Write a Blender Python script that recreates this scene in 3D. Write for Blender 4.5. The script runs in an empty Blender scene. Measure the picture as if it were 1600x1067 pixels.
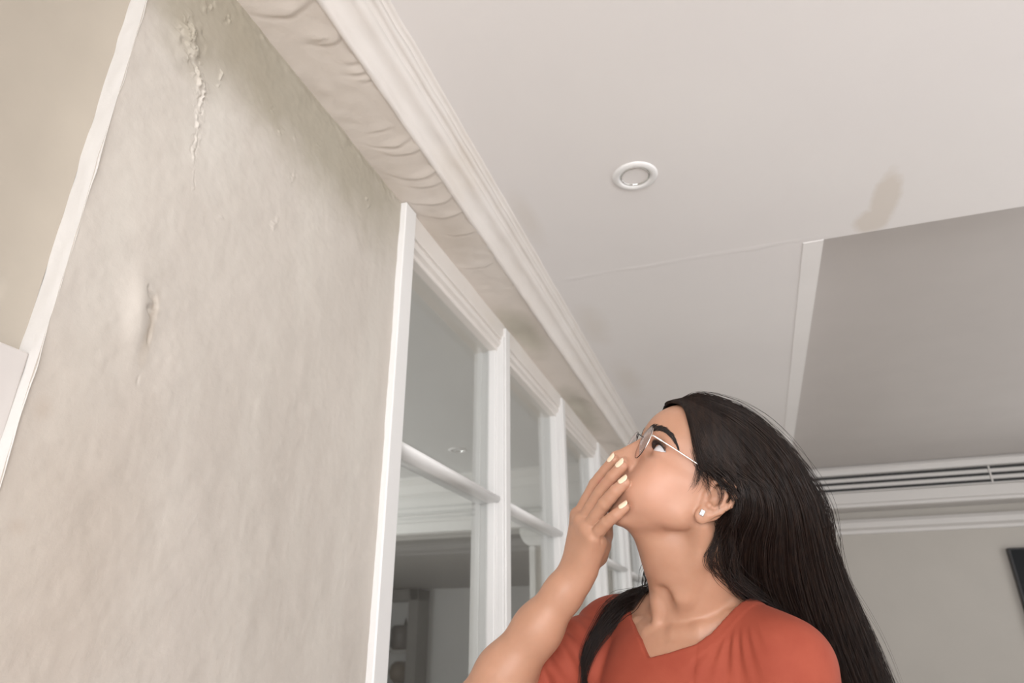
import bpy, bmesh, math, random
import numpy as np
from mathutils import Vector, Matrix, noise as mnoise

sc = bpy.context.scene
COL = sc.collection
R3 = np.array([[0.94770837, 0.31908893, -0.00557764],
               [-0.13555807, 0.38666833, -0.91220152],
               [-0.28891671, 0.8652571, 0.40970389]])   # rows: camera right, down, forward

# ------------------------------------------------------------------ camera
cam_d = bpy.data.cameras.new('camera')
cam = bpy.data.objects.new('camera', cam_d)
COL.objects.link(cam)
m = Matrix.Identity(4)
for i in range(3):
    m[i][0], m[i][1], m[i][2] = R3[0][i], -R3[1][i], -R3[2][i]
m[0][3], m[1][3], m[2][3] = 0, 0, 1.25
cam.matrix_world = m
cam_d.sensor_width = 36
cam_d.lens = 1060.7 / 1600 * 36
cam_d.clip_start = 0.02
cam_d.dof.use_dof = True
cam_d.dof.focus_distance = 0.93
cam_d.dof.aperture_fstop = 6.3
sc.camera = cam

# ------------------------------------------------------------------ colour management, sky
sc.view_settings.view_transform = 'Standard'
sc.view_settings.look = 'None'
sc.view_settings.gamma = 1
sc.view_settings.use_curve_mapping = False
sc.view_settings.exposure = -0.24
world = bpy.data.worlds.new('world')
sc.world = world
world.use_nodes = True
world.node_tree.nodes['Background'].inputs[0].default_value = (0.80, 0.90, 1.0, 1)
world.node_tree.nodes['Background'].inputs[1].default_value = 0.6

# ------------------------------------------------------------------ daylight from the back and side windows, plus added fill lights
def area(name, loc, target, sx, sy, power, col):
    d = bpy.data.lights.new(name, 'AREA')
    d.shape = 'RECTANGLE'; d.size = sx; d.size_y = sy; d.energy = power; d.color = col
    o = bpy.data.objects.new(name, d); COL.objects.link(o)
    o.location = loc
    o.rotation_euler = (Vector(target) - Vector(loc)).to_track_quat('-Z', 'Y').to_euler()
    return o
area('window_daylight', (1.0, -2.92, 1.35), (1.0, 0, 1.95), 3.2, 1.9, 190, (0.99, 0.985, 1.0))
area('side_window_daylight', (3.12, 1.2, 1.45), (0, 1.2, 2.0), 3.6, 1.7, 42, (1.0, 0.985, 0.985))
area('far_side_fill_light', (3.12, 4.7, 1.45), (0, 4.7, 2.1), 1.8, 1.7, 26, (1.0, 0.985, 0.975))  # added fill at an unseen, made-up opening, lifts the far ceiling
area('next_room_fill_light', (-5.9, 3.0, 1.4), (-2.0, 3.4, 1.9), 2.0, 1.6, 160, (0.98, 0.99, 1.0))  # added lamp to brighten the next room, whose walls have no window

# ------------------------------------------------------------------ helpers
def link(name, me, mat, parent=None, smooth=False):
    o = bpy.data.objects.new(name, me)
    COL.objects.link(o)
    if mat is not None:
        me.materials.append(mat)
    if smooth:
        me.polygons.foreach_set('use_smooth', [True] * len(me.polygons))
    if parent is not None:
        o.parent = parent
    return o

def bobj(name, bm, mat, parent=None, smooth=False):
    me = bpy.data.meshes.new(name)
    bmesh.ops.recalc_face_normals(bm, faces=bm.faces)
    bm.to_mesh(me); bm.free()
    return link(name, me, mat, parent, smooth)

def nobj(name, V, F, mat, parent=None, smooth=True):
    """mesh from numpy vertex array and an (n,3) or (n,4) face array"""
    me = bpy.data.meshes.new(name)
    V = np.asarray(V, np.float32); F = np.asarray(F, np.int32)
    k = F.shape[1]
    me.vertices.add(len(V)); me.vertices.foreach_set('co', V.ravel())
    me.loops.add(F.size); me.loops.foreach_set('vertex_index', F.ravel())
    me.polygons.add(len(F)); me.polygons.foreach_set('loop_start', np.arange(len(F), dtype=np.int32) * k)
    me.update(calc_edges=True); me.validate()
    return link(name, me, mat, parent, smooth)

def tag(o, label=None, cat=None, group=None, kind=None):
    if label: o['label'] = label
    if cat: o['category'] = cat
    if group: o['group'] = group
    if kind: o['kind'] = kind
    return o

def empty(name, loc=(0, 0, 0)):
    o = bpy.data.objects.new(name, None); COL.objects.link(o)
    o.location = loc; o.empty_display_size = 0.05
    return o

def box(bm, x0, x1, y0, y1, z0, z1, bev=0.0, seg=2):
    r = bmesh.ops.create_cube(bm, size=1)
    vs = r['verts']
    for v in vs:
        v.co = Vector(((x0 + x1) / 2 + v.co.x * (x1 - x0), (y0 + y1) / 2 + v.co.y * (y1 - y0), (z0 + z1) / 2 + v.co.z * (z1 - z0)))
    if bev > 0:
        es = list({e for v in vs for e in v.link_edges})
        bmesh.ops.bevel(bm, geom=es, offset=bev, segments=seg, affect='EDGES', profile=0.5)
    return bm

def quad(bm, pts):
    return bm.faces.new([bm.verts.new(p) for p in pts])

def sweep(bm, prof, axis, a, b, closed=True):
    """extrude a profile [(p,q)] along axis 'x' (p=y,q=z) or 'y' (p=x,q=z) or 'z' (p=x,q=y)"""
    def mk(t):
        out = []
        for p, q in prof:
            c = {'x': (t, p, q), 'y': (p, t, q), 'z': (p, q, t)}[axis]
            out.append(bm.verts.new(c))
        return out
    A, B = mk(a), mk(b)
    n = len(prof)
    for i in range(n if closed else n - 1):
        j = (i + 1) % n
        bm.faces.new((A[i], A[j], B[j], B[i]))
    if closed:
        bm.faces.new(A); bm.faces.new(B[::-1])

def lathe(bm, prof, c, seg=48, axis='z'):
    rings = []
    for r, h in prof:
        ring = []
        for i in range(seg):
            a = 2 * math.pi * i / seg
            ring.append(bm.verts.new((c[0] + r * math.cos(a), c[1] + r * math.sin(a), c[2] + h)))
        rings.append(ring)
    for A, B in zip(rings, rings[1:]):
        for i in range(seg):
            j = (i + 1) % seg
            bm.faces.new((A[i], A[j], B[j], B[i]))
    return rings

# ------------------------------------------------------------------ materials
class NT:
    def __init__(s, name, rough=0.5, col=(0.8, 0.8, 0.8), spec=0.5):
        s.m = bpy.data.materials.new(name); s.m.use_nodes = True
        s.t = s.m.node_tree; s.b = s.t.nodes['Principled BSDF']
        s.b.inputs['Base Color'].default_value = (*col, 1)
        s.b.inputs['Roughness'].default_value = rough
        s.b.inputs['Specular IOR Level'].default_value = spec
        s._tc = None
    def n(s, typ, **kw):
        nd = s.t.nodes.new(typ)
        for k, v in kw.items(): setattr(nd, k, v)
        return nd
    def l(s, a, b): s.t.links.new(a, b)
    def tc(s):
        if s._tc is None: s._tc = s.n('ShaderNodeTexCoord').outputs['Object']
        return s._tc
    def noise(s, scale, detail=4, rough=0.55, vec=None, mscale=None):
        nd = s.n('ShaderNodeTexNoise')
        nd.inputs['Scale'].default_value = scale; nd.inputs['Detail'].default_value = detail
        nd.inputs['Roughness'].default_value = rough
        v = vec or s.tc()
        if mscale:
            mp = s.n('ShaderNodeMapping'); mp.inputs['Scale'].default_value = mscale
            s.l(v, mp.inputs['Vector']); v = mp.outputs[0]
        s.l(v, nd.inputs['Vector'])
        return nd.outputs['Fac']
    def ramp(s, fac, lo, hi, a=0.0, b=1.0):
        nd = s.n('ShaderNodeMapRange', clamp=True)
        nd.inputs[1].default_value = lo; nd.inputs[2].default_value = hi
        nd.inputs[3].default_value = a; nd.inputs[4].default_value = b
        s.l(fac, nd.inputs[0]); return nd.outputs[0]
    def math(s, op, a, b):
        nd = s.n('ShaderNodeMath', operation=op)
        for i, v in enumerate((a, b)):
            if isinstance(v, (int, float)): nd.inputs[i].default_value = v
            else: s.l(v, nd.inputs[i])
        return nd.outputs[0]
    def mix(s, fac, a, b, blend='MIX'):
        nd = s.n('ShaderNodeMix', data_type='RGBA', blend_type=blend)
        if isinstance(fac, (int, float)): nd.inputs[0].default_value = fac
        else: s.l(fac, nd.inputs[0])
        for i, v in ((6, a), (7, b)):
            if isinstance(v, tuple): nd.inputs[i].default_value = (*v, 1)
            else: s.l(v, nd.inputs[i])
        return nd.outputs[2]
    def spot(s, c, r, soft, wob=0.0, wscale=12):
        """mask 1 inside an ellipsoid of radii r about c, ragged by noise"""
        sub = s.n('ShaderNodeVectorMath', operation='SUBTRACT'); s.l(s.tc(), sub.inputs[0]); sub.inputs[1].default_value = c
        dv = s.n('ShaderNodeVectorMath', operation='DIVIDE'); s.l(sub.outputs[0], dv.inputs[0]); dv.inputs[1].default_value = r
        ln = s.n('ShaderNodeVectorMath', operation='LENGTH'); s.l(dv.outputs[0], ln.inputs[0])
        d = ln.outputs['Value']
        if wob:
            d = s.math('ADD', d, s.math('MULTIPLY', s.math('SUBTRACT', s.noise(wscale, 4), 0.5), wob))
        return s.ramp(d, 1 - soft, 1 + soft, 1.0, 0.0)
    def bump(s, h, strength, dist=0.002, chain=None):
        nd = s.n('ShaderNodeBump'); nd.inputs['Strength'].default_value = strength; nd.inputs['Distance'].default_value = dist
        s.l(h, nd.inputs['Height'])
        if chain is not None: s.l(chain, nd.inputs['Normal'])
        s.l(nd.outputs[0], s.b.inputs['Normal']); return nd.outputs[0]
    def color(s, c): s.l(c, s.b.inputs['Base Color'])

def mat_paint(name, col, rough=0.45, var=0.03, bs=0.15, scale=40):
    k = NT(name, rough, col)
    f = k.ramp(k.noise(3.0, 5), 0.3, 0.7)
    k.color(k.mix(f, tuple(c * (1 - var) for c in col), tuple(min(1, c * (1 + var)) for c in col)))
    k.bump(k.noise(scale, 4), bs, 0.002)
    return k.m

M = {}
# weathered plaster of the left wall: mottled, damp patches along the top
k = NT('damp_plaster', 0.55, spec=0.35)
c0, c1 = (0.515, 0.470, 0.42), (0.58, 0.535, 0.482)
f = k.ramp(k.noise(2.2, 6, 0.6), 0.32, 0.68)
col = k.mix(f, c0, c1)
streak = k.ramp(k.noise(1.0, 5, 0.6, mscale=(1, 9, 1.3)), 0.45, 0.75)
col = k.mix(k.math('MULTIPLY', streak, 0.5), col, (0.65, 0.615, 0.555))
for c, r, s_, w, a, cc in (
    ((-0.8, 1.02, 2.36), (0.2, 0.46, 0.17), 0.45, 0.9, 0.85, (0.37, 0.335, 0.265)),
    ((-0.8, 0.66, 2.31), (0.2, 0.17, 0.13), 0.5, 1.2, 0.75, (0.36, 0.32, 0.25)),
    ((-0.8, 0.62, 1.35), (0.2, 0.14, 0.22), 0.6, 0.9, 0.4, (0.45, 0.38, 0.31)),
    ((-0.8, 0.694, 1.69), (0.2, 0.008, 0.05), 0.6, 1.6, 0.35, (0.47, 0.38, 0.28)),
    ((-0.8, 0.57, 1.52), (0.2, 0.010, 0.012), 0.7, 1.2, 0.35, (0.45, 0.37, 0.30)),
    ((-0.8, 0.58, 1.38), (0.2, 0.010, 0.008), 0.7, 1.2, 0.35, (0.45, 0.37, 0.30))):
    col = k.mix(k.math('MULTIPLY', k.spot(c, r, s_, w), a), col, cc)
patch = k.spot((-0.8, 0.735, 2.09), (0.2, 0.05, 0.10), 0.6, 1.3)
col = k.mix(k.math('MULTIPLY', patch, 0.5), col, (0.67, 0.64, 0.585))
k.color(col)
b1 = k.bump(k.noise(22, 6, 0.6), 0.22, 0.006)
k.bump(k.noise(140, 4, 0.6), 0.12, 0.002, b1)
M['plaster'] = k.m

k = NT('stained_soffit', 0.5, spec=0.35)
col = k.mix(k.ramp(k.noise(2.5, 5), 0.3, 0.7), (0.70, 0.635, 0.57), (0.76, 0.70, 0.64))
for c, r, s_, w, a, cc in (
    ((-0.745, 2.36, 2.4), (0.06, 0.22, 1), 0.45, 0.9, 0.6, (0.44, 0.42, 0.33)),
    ((-0.755, 3.45, 2.4), (0.06, 0.35, 1), 0.45, 0.9, 0.6, (0.42, 0.40, 0.32)),
    ((-0.75, 1.62, 2.4), (0.07, 0.12, 1), 0.5, 0.9, 0.45, (0.55, 0.48, 0.40))):
    col = k.mix(k.math('MULTIPLY', k.spot(c, r, s_, w, 9), a), col, cc)
k.color(col)
b1 = k.bump(k.noise(14, 5, 0.6), 0.25, 0.006)
k.bump(k.noise(120, 4), 0.1, 0.002, b1)
M['soffit'] = k.m

k = NT('white_ceiling', 0.5, spec=0.3)
col = k.mix(k.ramp(k.noise(1.2, 4), 0.35, 0.65), (0.79, 0.76, 0.745), (0.81, 0.782, 0.762))
st = k.math('MAXIMUM', k.spot((0.545, 2.02, 2.5), (0.040, 0.15, 1), 0.22, 0.55, 25), k.spot((0.525, 2.12, 2.5), (0.055, 0.07, 1), 0.22, 0.6, 25))
col = k.mix(k.math('MULTIPLY', st, 0.55), col, (0.63, 0.555, 0.47))
for c, r in (((-0.50, 2.6, 2.5), (0.05, 0.16, 1)), ((-0.47, 3.3, 2.5), (0.05, 0.2, 1)), ((-0.53, 1.75, 2.5), (0.03, 0.12, 1))):
    col = k.mix(k.math('MULTIPLY', k.spot(c, r, 0.6, 1.0, 10), 0.25), col, (0.62, 0.55, 0.46))
k.color(col)
k.bump(k.noise(60, 4), 0.06, 0.002)
M['ceiling'] = k.m
M['recess'] = mat_paint('taupe_ceiling', (0.56, 0.525, 0.50), 0.5, 0.02, 0.05)
k = NT('cornice_paint', 0.42, spec=0.4)
col = k.mix(k.ramp(k.noise(4, 5), 0.35, 0.7), (0.71, 0.665, 0.62), (0.75, 0.71, 0.67))
col = k.mix(k.math('MULTIPLY', k.ramp(k.noise(6, 6, 0.65, mscale=(1, 0.6, 1)), 0.55, 0.75), 0.35), col, (0.66, 0.585, 0.49))
k.color(col); k.bump(k.noise(35, 5), 0.15, 0.003)
M['cornice'] = k.m
M['white'] = mat_paint('white_gloss_paint', (0.79, 0.78, 0.765), 0.3, 0.012, 0.06)
M['white_rough'] = mat_paint('chipped_white_paint', (0.60, 0.58, 0.555), 0.45, 0.03, 0.4, 60)
M['edge_strip'] = mat_paint('edge_strip_paint', (0.86, 0.835, 0.815), 0.5, 0.02, 0.2, 60)
M['niche'] = mat_paint('aged_cream_paint', (0.40, 0.355, 0.295), 0.5, 0.06, 0.15, 18)
M['niche_low'] = mat_paint('pale_cream_paint', (0.60, 0.565, 0.54), 0.5, 0.03, 0.15, 18)
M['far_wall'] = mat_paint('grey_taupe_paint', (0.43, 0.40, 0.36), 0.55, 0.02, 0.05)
M['far_trim'] = mat_paint('far_trim_paint', (0.60, 0.575, 0.55), 0.5, 0.01, 0.05)
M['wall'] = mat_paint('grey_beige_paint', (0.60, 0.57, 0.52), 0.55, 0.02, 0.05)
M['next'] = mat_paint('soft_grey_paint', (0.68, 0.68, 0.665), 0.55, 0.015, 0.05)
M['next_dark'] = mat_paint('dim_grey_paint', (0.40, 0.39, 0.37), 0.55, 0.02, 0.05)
M['next_white'] = mat_paint('pale_trim_paint', (0.74, 0.73, 0.70), 0.5, 0.01, 0.05)
M['dark_wood'] = mat_paint('dark_shelf_paint', (0.17, 0.16, 0.145), 0.5, 0.08, 0.05)
M['black'] = NT('black_plastic', 0.35, (0.012, 0.012, 0.013)).m
M['screen'] = NT('black_screen_glass', 0.3, (0.006, 0.007, 0.008), spec=0.15).m
M['slot'] = NT('dark_slot_metal', 0.6, (0.015, 0.015, 0.015)).m
M['chrome'] = NT('polished_metal', 0.12, (0.75, 0.74, 0.72)).m; M['chrome'].node_tree.nodes['Principled BSDF'].inputs['Metallic'].default_value = 1
k = NT('oak_floor', 0.4)
wv = k.n('ShaderNodeTexBrick'); wv.inputs['Scale'].default_value = 1.0; wv.inputs['Brick Width'].default_value = 1.2; wv.inputs['Row Height'].default_value = 0.14; wv.inputs['Mortar Size'].default_value = 0.002
for c_, v_ in (('Color1', 0.2), ('Color2', 0.9), ('Mortar', 0.0)): wv.inputs[c_].default_value = (v_, v_, v_, 1)
k.l(k.tc(), wv.inputs['Vector'])
k.color(k.mix(wv.outputs['Color'], (0.50, 0.455, 0.42), (0.58, 0.535, 0.50)))
M['floor'] = k.m
k = NT('pane_glass'); t = k.t
tr = k.n('ShaderNodeBsdfTransparent'); tr.inputs[0].default_value = (0.94, 0.95, 0.945, 1)
gl = k.n('ShaderNodeBsdfGlossy'); gl.inputs['Roughness'].default_value = 0.02
lw = k.n('ShaderNodeLayerWeight'); lw.inputs['Blend'].default_value = 0.5
fr = k.n('ShaderNodeMath', operation='MULTIPLY_ADD'); pw = k.n('ShaderNodeMath', operation='POWER'); k.l(lw.outputs['Facing'], pw.inputs[0]); pw.inputs[1].default_value = 5
k.l(pw.outputs[0], fr.inputs[0]); fr.inputs[1].default_value = 0.94; fr.inputs[2].default_value = 0.05
mx = k.n('ShaderNodeMixShader'); k.l(fr.outputs[0], mx.inputs[0]); k.l(tr.outputs[0], mx.inputs[1]); k.l(gl.outputs[0], mx.inputs[2])
k.l(mx.outputs[0], t.nodes['Material Output'].inputs[0])
M['glass'] = k.m

# ------------------------------------------------------------------ room shell
XW = -0.80           # left wall plane
H = 2.50             # ceiling
X1, Y0, Y1 = 3.2, -3.0, 6.65
bm = bmesh.new(); box(bm, -6.2, X1 + .1, Y0 - .1, 12.2, -0.12, 0.0)
tag(bobj('floor', bm, M['floor']), kind='structure')

# ceiling with a raised, grey-painted tray on the right
RX, RY0, RY1, RZ = 0.383, 2.19, 6.4, 2.65
bm = bmesh.new()
box(bm, -0.62, X1, Y0, RY0, H, H + 0.25)
box(bm, -0.62, RX, RY0, Y1 + .1, H, H + 0.25)
tag(bobj('ceiling', bm, M['ceiling']), kind='structure')
bm = bmesh.new(); box(bm, RX, X1, RY0, Y1 + .1, RZ, RZ + 0.1)
tag(bobj('ceiling_recess', bm, M['recess']), kind='structure')
# plaster-board seam running across the ceiling and the pale edge strip beside the tray
bm = bmesh.new()
def ridge(bm, x0, x1, y0, y1, h, nx, ny):
    vs = [[None] * (ny + 1) for _ in range(nx + 1)]
    for i in range(nx + 1):
        for j in range(ny + 1):
            u, v = i / nx, j / ny
            e = (math.sin(math.pi * u) ** 0.5 if nx < ny else math.sin(math.pi * v) ** 0.5) if 0 < min(u, 1 - u) or nx >= ny else 0
            x, y = x0 + (x1 - x0) * u, y0 + (y1 - y0) * v
            n_ = mnoise.noise(Vector((x * 7, y * 7, 3)))
            vs[i][j] = bm.verts.new((x + (0.006 * n_ if ny > nx else 0), y + (0.010 * n_ if nx > ny else 0), H + 0.0006 - h * e * (0.75 + 0.5 * n_)))
    for i in range(nx):
        for j in range(ny):
            bm.faces.new((vs[i][j], vs[i + 1][j], vs[i + 1][j + 1], vs[i][j + 1]))
ridge(bm, -0.52, 0.40, 2.150, 2.188, 0.0016, 60, 6)
tag(bobj('trim_1', bm, M['ceiling'], smooth=True), kind='structure')
bm = bmesh.new(); box(bm, 0.318, RX - .0005, RY0 + 0.001, RY1, H - 0.002, H + 0.001)
tag(bobj('trim_2', bm, M['edge_strip']), kind='structure')

# far end of the room: bulkhead with the air slots, cornice and wall
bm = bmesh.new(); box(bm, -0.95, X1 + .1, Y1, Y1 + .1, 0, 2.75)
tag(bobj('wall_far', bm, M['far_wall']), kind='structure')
bm = bmesh.new(); box(bm, RX, X1, 6.4, Y1, 2.30, RZ + .02)
sweep(bm, [(6.40, 2.635), (6.375, 2.635), (6.37, 2.62), (6.38, 2.60), (6.385, 2.575), (6.40, 2.57)], 'x', RX, X1)
sweep(bm, [(6.40, 2.43), (6.375, 2.415), (6.37, 2.33), (6.36, 2.32), (6.36, 2.295), (6.40, 2.29)], 'x', -0.79, X1)
tag(bobj('trim_3', bm, M['far_trim']), kind='structure')
bm = bmesh.new()
sweep(bm, [(6.65, 2.235), (6.60, 2.23), (6.585, 2.20), (6.60, 2.16), (6.635, 2.14), (6.635, 2.115), (6.65, 2.11)], 'x', -0.80, X1)
tag(bobj('trim_4', bm, M['far_trim']), kind='structure')
bm = bmesh.new(); box(bm, X1, X1 + .1, Y0, -0.7, 0, 2.75); box(bm, X1, X1 + .1, 3.1, 3.7, 0, 2.75); box(bm, X1, X1 + .1, 5.7, Y1, 0, 2.75)
box(bm, X1, X1 + .1, 3.7, 5.7, 0, 0.6); box(bm, X1, X1 + .1, 3.7, 5.7, 2.3, 2.75)  # sill and head of the opening made up for the far fill light
box(bm, X1, X1 + .1, -0.7, 3.1, 0, 0.6); box(bm, X1, X1 + .1, -0.7, 3.1, 2.3, 2.75)
tag(bobj('wall_right', bm, M['wall']), kind='structure')
bm = bmesh.new(); box(bm, -1.0, -0.6, Y0 - .1, Y0, 0, 2.75); box(bm, 2.6, X1 + .1, Y0 - .1, Y0, 0, 2.75)
box(bm, -0.6, 2.6, Y0 - .1, Y0, 0, 0.4); box(bm, -0.6, 2.6, Y0 - .1, Y0, 2.3, 2.75)
tag(bobj('wall_back', bm, M['wall']), kind='structure')

# ------------------------------------------------------------------ left wall
def hash_grid(name, ys, zs, xf, mat, flip=False):
    """single displaced sheet in the (y,z) plane with a back so that it has thickness"""
    Yg, Zg = np.meshgrid(ys, zs, indexing='ij')
    Xg = xf(Yg, Zg)
    V = np.stack([Xg, Yg, Zg], -1).reshape(-1, 3)
    ny, nz = len(ys), len(zs)
    idx = np.arange(ny * nz).reshape(ny, nz)
    F = np.stack([idx[:-1, :-1], idx[1:, :-1], idx[1:, 1:], idx[:-1, 1:]], -1).reshape(-1, 4)
    return nobj(name, V, F, mat)

rng = np.random.default_rng(4)
def vnoise(a, b, sc_, seed):
    """smooth value noise on arrays"""
    r = np.random.default_rng(seed).random((64, 64)) * 2 - 1
    x, y = a * sc_, b * sc_
    xi, yi = np.floor(x).astype(int), np.floor(y).astype(int)
    fx, fy = x - xi, y - yi
    fx, fy = fx * fx * (3 - 2 * fx), fy * fy * (3 - 2 * fy)
    g = lambda i, j: r[i % 64, j % 64]
    return (g(xi, yi) * (1 - fx) + g(xi + 1, yi) * fx) * (1 - fy) + (g(xi, yi + 1) * (1 - fx) + g(xi + 1, yi + 1) * fx) * fy

def seg_d(Y, Z, pts):
    d = np.full(Y.shape, 9.0); tt = np.zeros(Y.shape)
    for k_, ((a, b), (c, e)) in enumerate(zip(pts, pts[1:])):
        vy, vz = c - a, e - b
        t_ = np.clip(((Y - a) * vy + (Z - b) * vz) / (vy * vy + vz * vz), 0, 1)
        q = np.hypot(Y - a - t_ * vy, Z - b - t_ * vz)
        tt = np.where(q < d, (k_ + t_) / (len(pts) - 1), tt); d = np.minimum(d, q)
    return d, tt

CRACK = [(0.634, 2.243), (0.647, 2.203), (0.657, 2.183), (0.677, 2.158), (0.689, 2.15), (0.687, 2.108), (0.692, 2.077), (0.70, 2.035), (0.703, 1.997), (0.716, 1.947)]
LOOP = [(0.705, 2.231), (0.721, 2.22), (0.72, 2.183), (0.698, 2.158)]
def wall_x(Y, Z):
    h = 0.0016 * vnoise(Y, Z, 9, 1) + 0.0008 * vnoise(Y, Z, 28, 2) + 0.0003 * vnoise(Y, Z, 90, 3)
    # flaking crack: thin lifted paint edges, chips and a small hole
    wy = Y + 0.005 * vnoise(Y, Z, 45, 5) + 0.003 * vnoise(Y, Z, 150, 6); wz = Z + 0.004 * vnoise(Y, Z, 55, 7)
    d, t_ = seg_d(wy, wz, CRACK)
    env = np.clip(1.1 - t_, 0.10, 1) * np.clip(0.55 + 1.1 * vnoise(Y, Z, 70, 8), 0.05, 1.3)
    chip_ = np.clip(vnoise(Y, Z, 190, 9) * 1.6 + 0.25, 0, 1)
    h += env * 0.0042 * np.exp(-(d / 0.0034) ** 2) * (0.35 + chip_)
    h -= env * 0.0045 * np.exp(-((d - 0.0050) / 0.0018) ** 2) * np.clip(vnoise(Y, Z, 60, 10) + 0.3, 0, 1)
    near_ = np.exp(-(d / 0.014) ** 2) * np.clip(1.0 - t_, 0.05, 1)
    fl = vnoise(Y, Z, 110, 19) + 0.6 * vnoise(Y, Z, 230, 20)
    h += near_ * 0.0026 * np.clip((fl - 0.25) * 5, 0, 1)
    blob = np.exp(-(((Y - 0.680) / 0.0085) ** 2 + ((Z - 2.150) / 0.012) ** 2))
    h += blob * (0.003 + 0.0055 * np.clip(vnoise(Y, Z, 170, 11) * 2 + .3, -.4, 1))
    h -= 0.018 * np.exp(-(((Y - 0.679) / 0.0016) ** 2 + ((Z - 2.153) / 0.0026) ** 2))
    up = np.exp(-(((Y - 0.642) / 0.024) ** 2 + ((Z - 2.215) / 0.04) ** 2))
    h += up * 0.0042 * np.clip(vnoise(Y, Z, 75, 12) * 2.2, -0.7, 1) + up * 0.002
    d, _ = seg_d(wy, wz, LOOP)
    h += 0.0022 * np.exp(-(d / 0.0022) ** 2) * np.clip(0.3 + 1.5 * vnoise(Y, Z, 120, 13), 0, 1.4)
    # blister lower down
    h += 0.008 * np.exp(-(((Y - 0.668 - 0.15 * (1.70 - Z)) / 0.020) ** 2 + ((Z - 1.70) / 0.055) ** 2))
    d, t_ = seg_d(Y + 0.012 * vnoise(Y, Z, 24, 51) + 0.004 * vnoise(Y, Z, 90, 52), Z, [(0.677, 1.742), (0.688, 1.725), (0.692, 1.70), (0.690, 1.68), (0.697, 1.655), (0.699, 1.64), (0.703, 1.60)])
    h -= 0.0055 * np.exp(-(d / 0.0032) ** 2) * np.clip(1.6 * vnoise(Y, Z, 42, 14) + .15, 0, 1) * np.clip(1.2 - t_, 0, 1)
    for y_, z_, a_, w_ in ((0.859, 2.253, .0025, .006), (0.893, 2.224, .003, .008), (0.938, 2.243, .003, .006), (1.236, 2.292, .004, .006), (1.247, 2.275, .003, .006),
                           (0.919, 2.012, .002, .012), (0.95, 2.15, .002, .01), (0.60, 2.31, .003, .012), (0.614, 2.214, .002, .006), (0.66, 2.32, .004, .012), (0.705, 2.335, .004, .009),
                           (0.78, 1.93, .0016, .01), (1.02, 2.29, .002, .008)):
        h += 0.8 * a_ * np.exp(-(((Y - y_ - .4 * (Z - z_)) / (w_ * .6)) ** 2 + ((Z - z_) / (w_ * 1.6)) ** 2)) * np.clip(2.5 * vnoise(Y, Z, 150, 15), -.6, 1.2)
    # trowel-filled seam towards the top edge
    h += 0.0022 * np.exp(-((Z - 2.385 - 0.006 * vnoise(Y, Z, 20, 16)) / 0.010) ** 2) * (0.6 + vnoise(Y, Z, 70, 17))
    edge = np.exp(-((Y - 0.546) / 0.006) ** 2)
    h += edge * 0.0006 * vnoise(Y, Z, 45, 18)
    return XW + h
ys = np.concatenate([np.linspace(0.546, 0.61, 26)[:-1], np.linspace(0.61, 0.745, 125)[:-1], np.linspace(0.745, 1.42, 220)]); zs = np.concatenate([np.linspace(0.0, 1.15, 40)[:-1], np.linspace(1.15, 1.94, 230)[:-1], np.linspace(1.94, 2.31, 320)[:-1], np.linspace(2.31, 2.41, 45)])
tag(hash_grid('wall_left', ys, zs, wall_x, M['plaster']), kind='structure')
# shallow recess nearer than the plaster panel: back face, white return, low ledge block
def niche_x(Y, Z): return -0.860 + 0.024 * np.exp(-(0.547 - Y) / 0.036) + 0.0012 * vnoise(Y, Z, 7, 21) * np.clip((0.5 - Y) / .1, 0, 1) + 0.0005 * vnoise(Y, Z, 30, 22) - 0.006 * np.exp(-(((Y - 0.505) / .008) ** 2 + ((Z - 1.66) / .008) ** 2))
tag(hash_grid('wall_left_recess', np.concatenate([np.linspace(-3.0, 0.2, 40)[:-1], np.linspace(0.2, 0.547, 120)]), np.linspace(0, 2.42, 160), niche_x, M['niche']), kind='structure')
zs = np.linspace(0, 2.41, 260); xs = np.linspace(-0.862, XW + 0.0015, 9)
Xg, Zg = np.meshgrid(xs, zs, indexing='ij')
t_ = (Xg + 0.862) / 0.0635
Yg = 0.546 + 0.0002 - 0.0018 * vnoise(Xg * 3, Zg, 30, 23) + 0.004 * np.clip(t_ - .8, 0, 1) ** 1.5 * 3 - 0.02 * np.clip(0.3 - t_, 0, 1) ** 2 * 4
V = np.stack([Xg, Yg, Zg], -1).reshape(-1, 3); idx = np.arange(len(V)).reshape(9, -1)
F = np.stack([idx[:-1, :-1], idx[1:, :-1], idx[1:, 1:], idx[:-1, 1:]], -1).reshape(-1, 4)
tag(nobj('trim_5', V, F, M['white_rough']), kind='structure')
bm = bmesh.new(); box(bm, -0.86, -0.818, -3, 0.5478, 0.0, 1.588, 0.003)
tag(bobj('trim_6', bm, M['niche_low']), kind='structure')
# carcass behind the left wall skins
bm = bmesh.new(); box(bm, -1.0, -0.86, -3, 1.40, 0, 2.42); box(bm, -0.862, -0.812, 0.56, 1.40, 0, 2.405)
tag(bobj('wall_left_core', bm, M['niche']), kind='structure')

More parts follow.
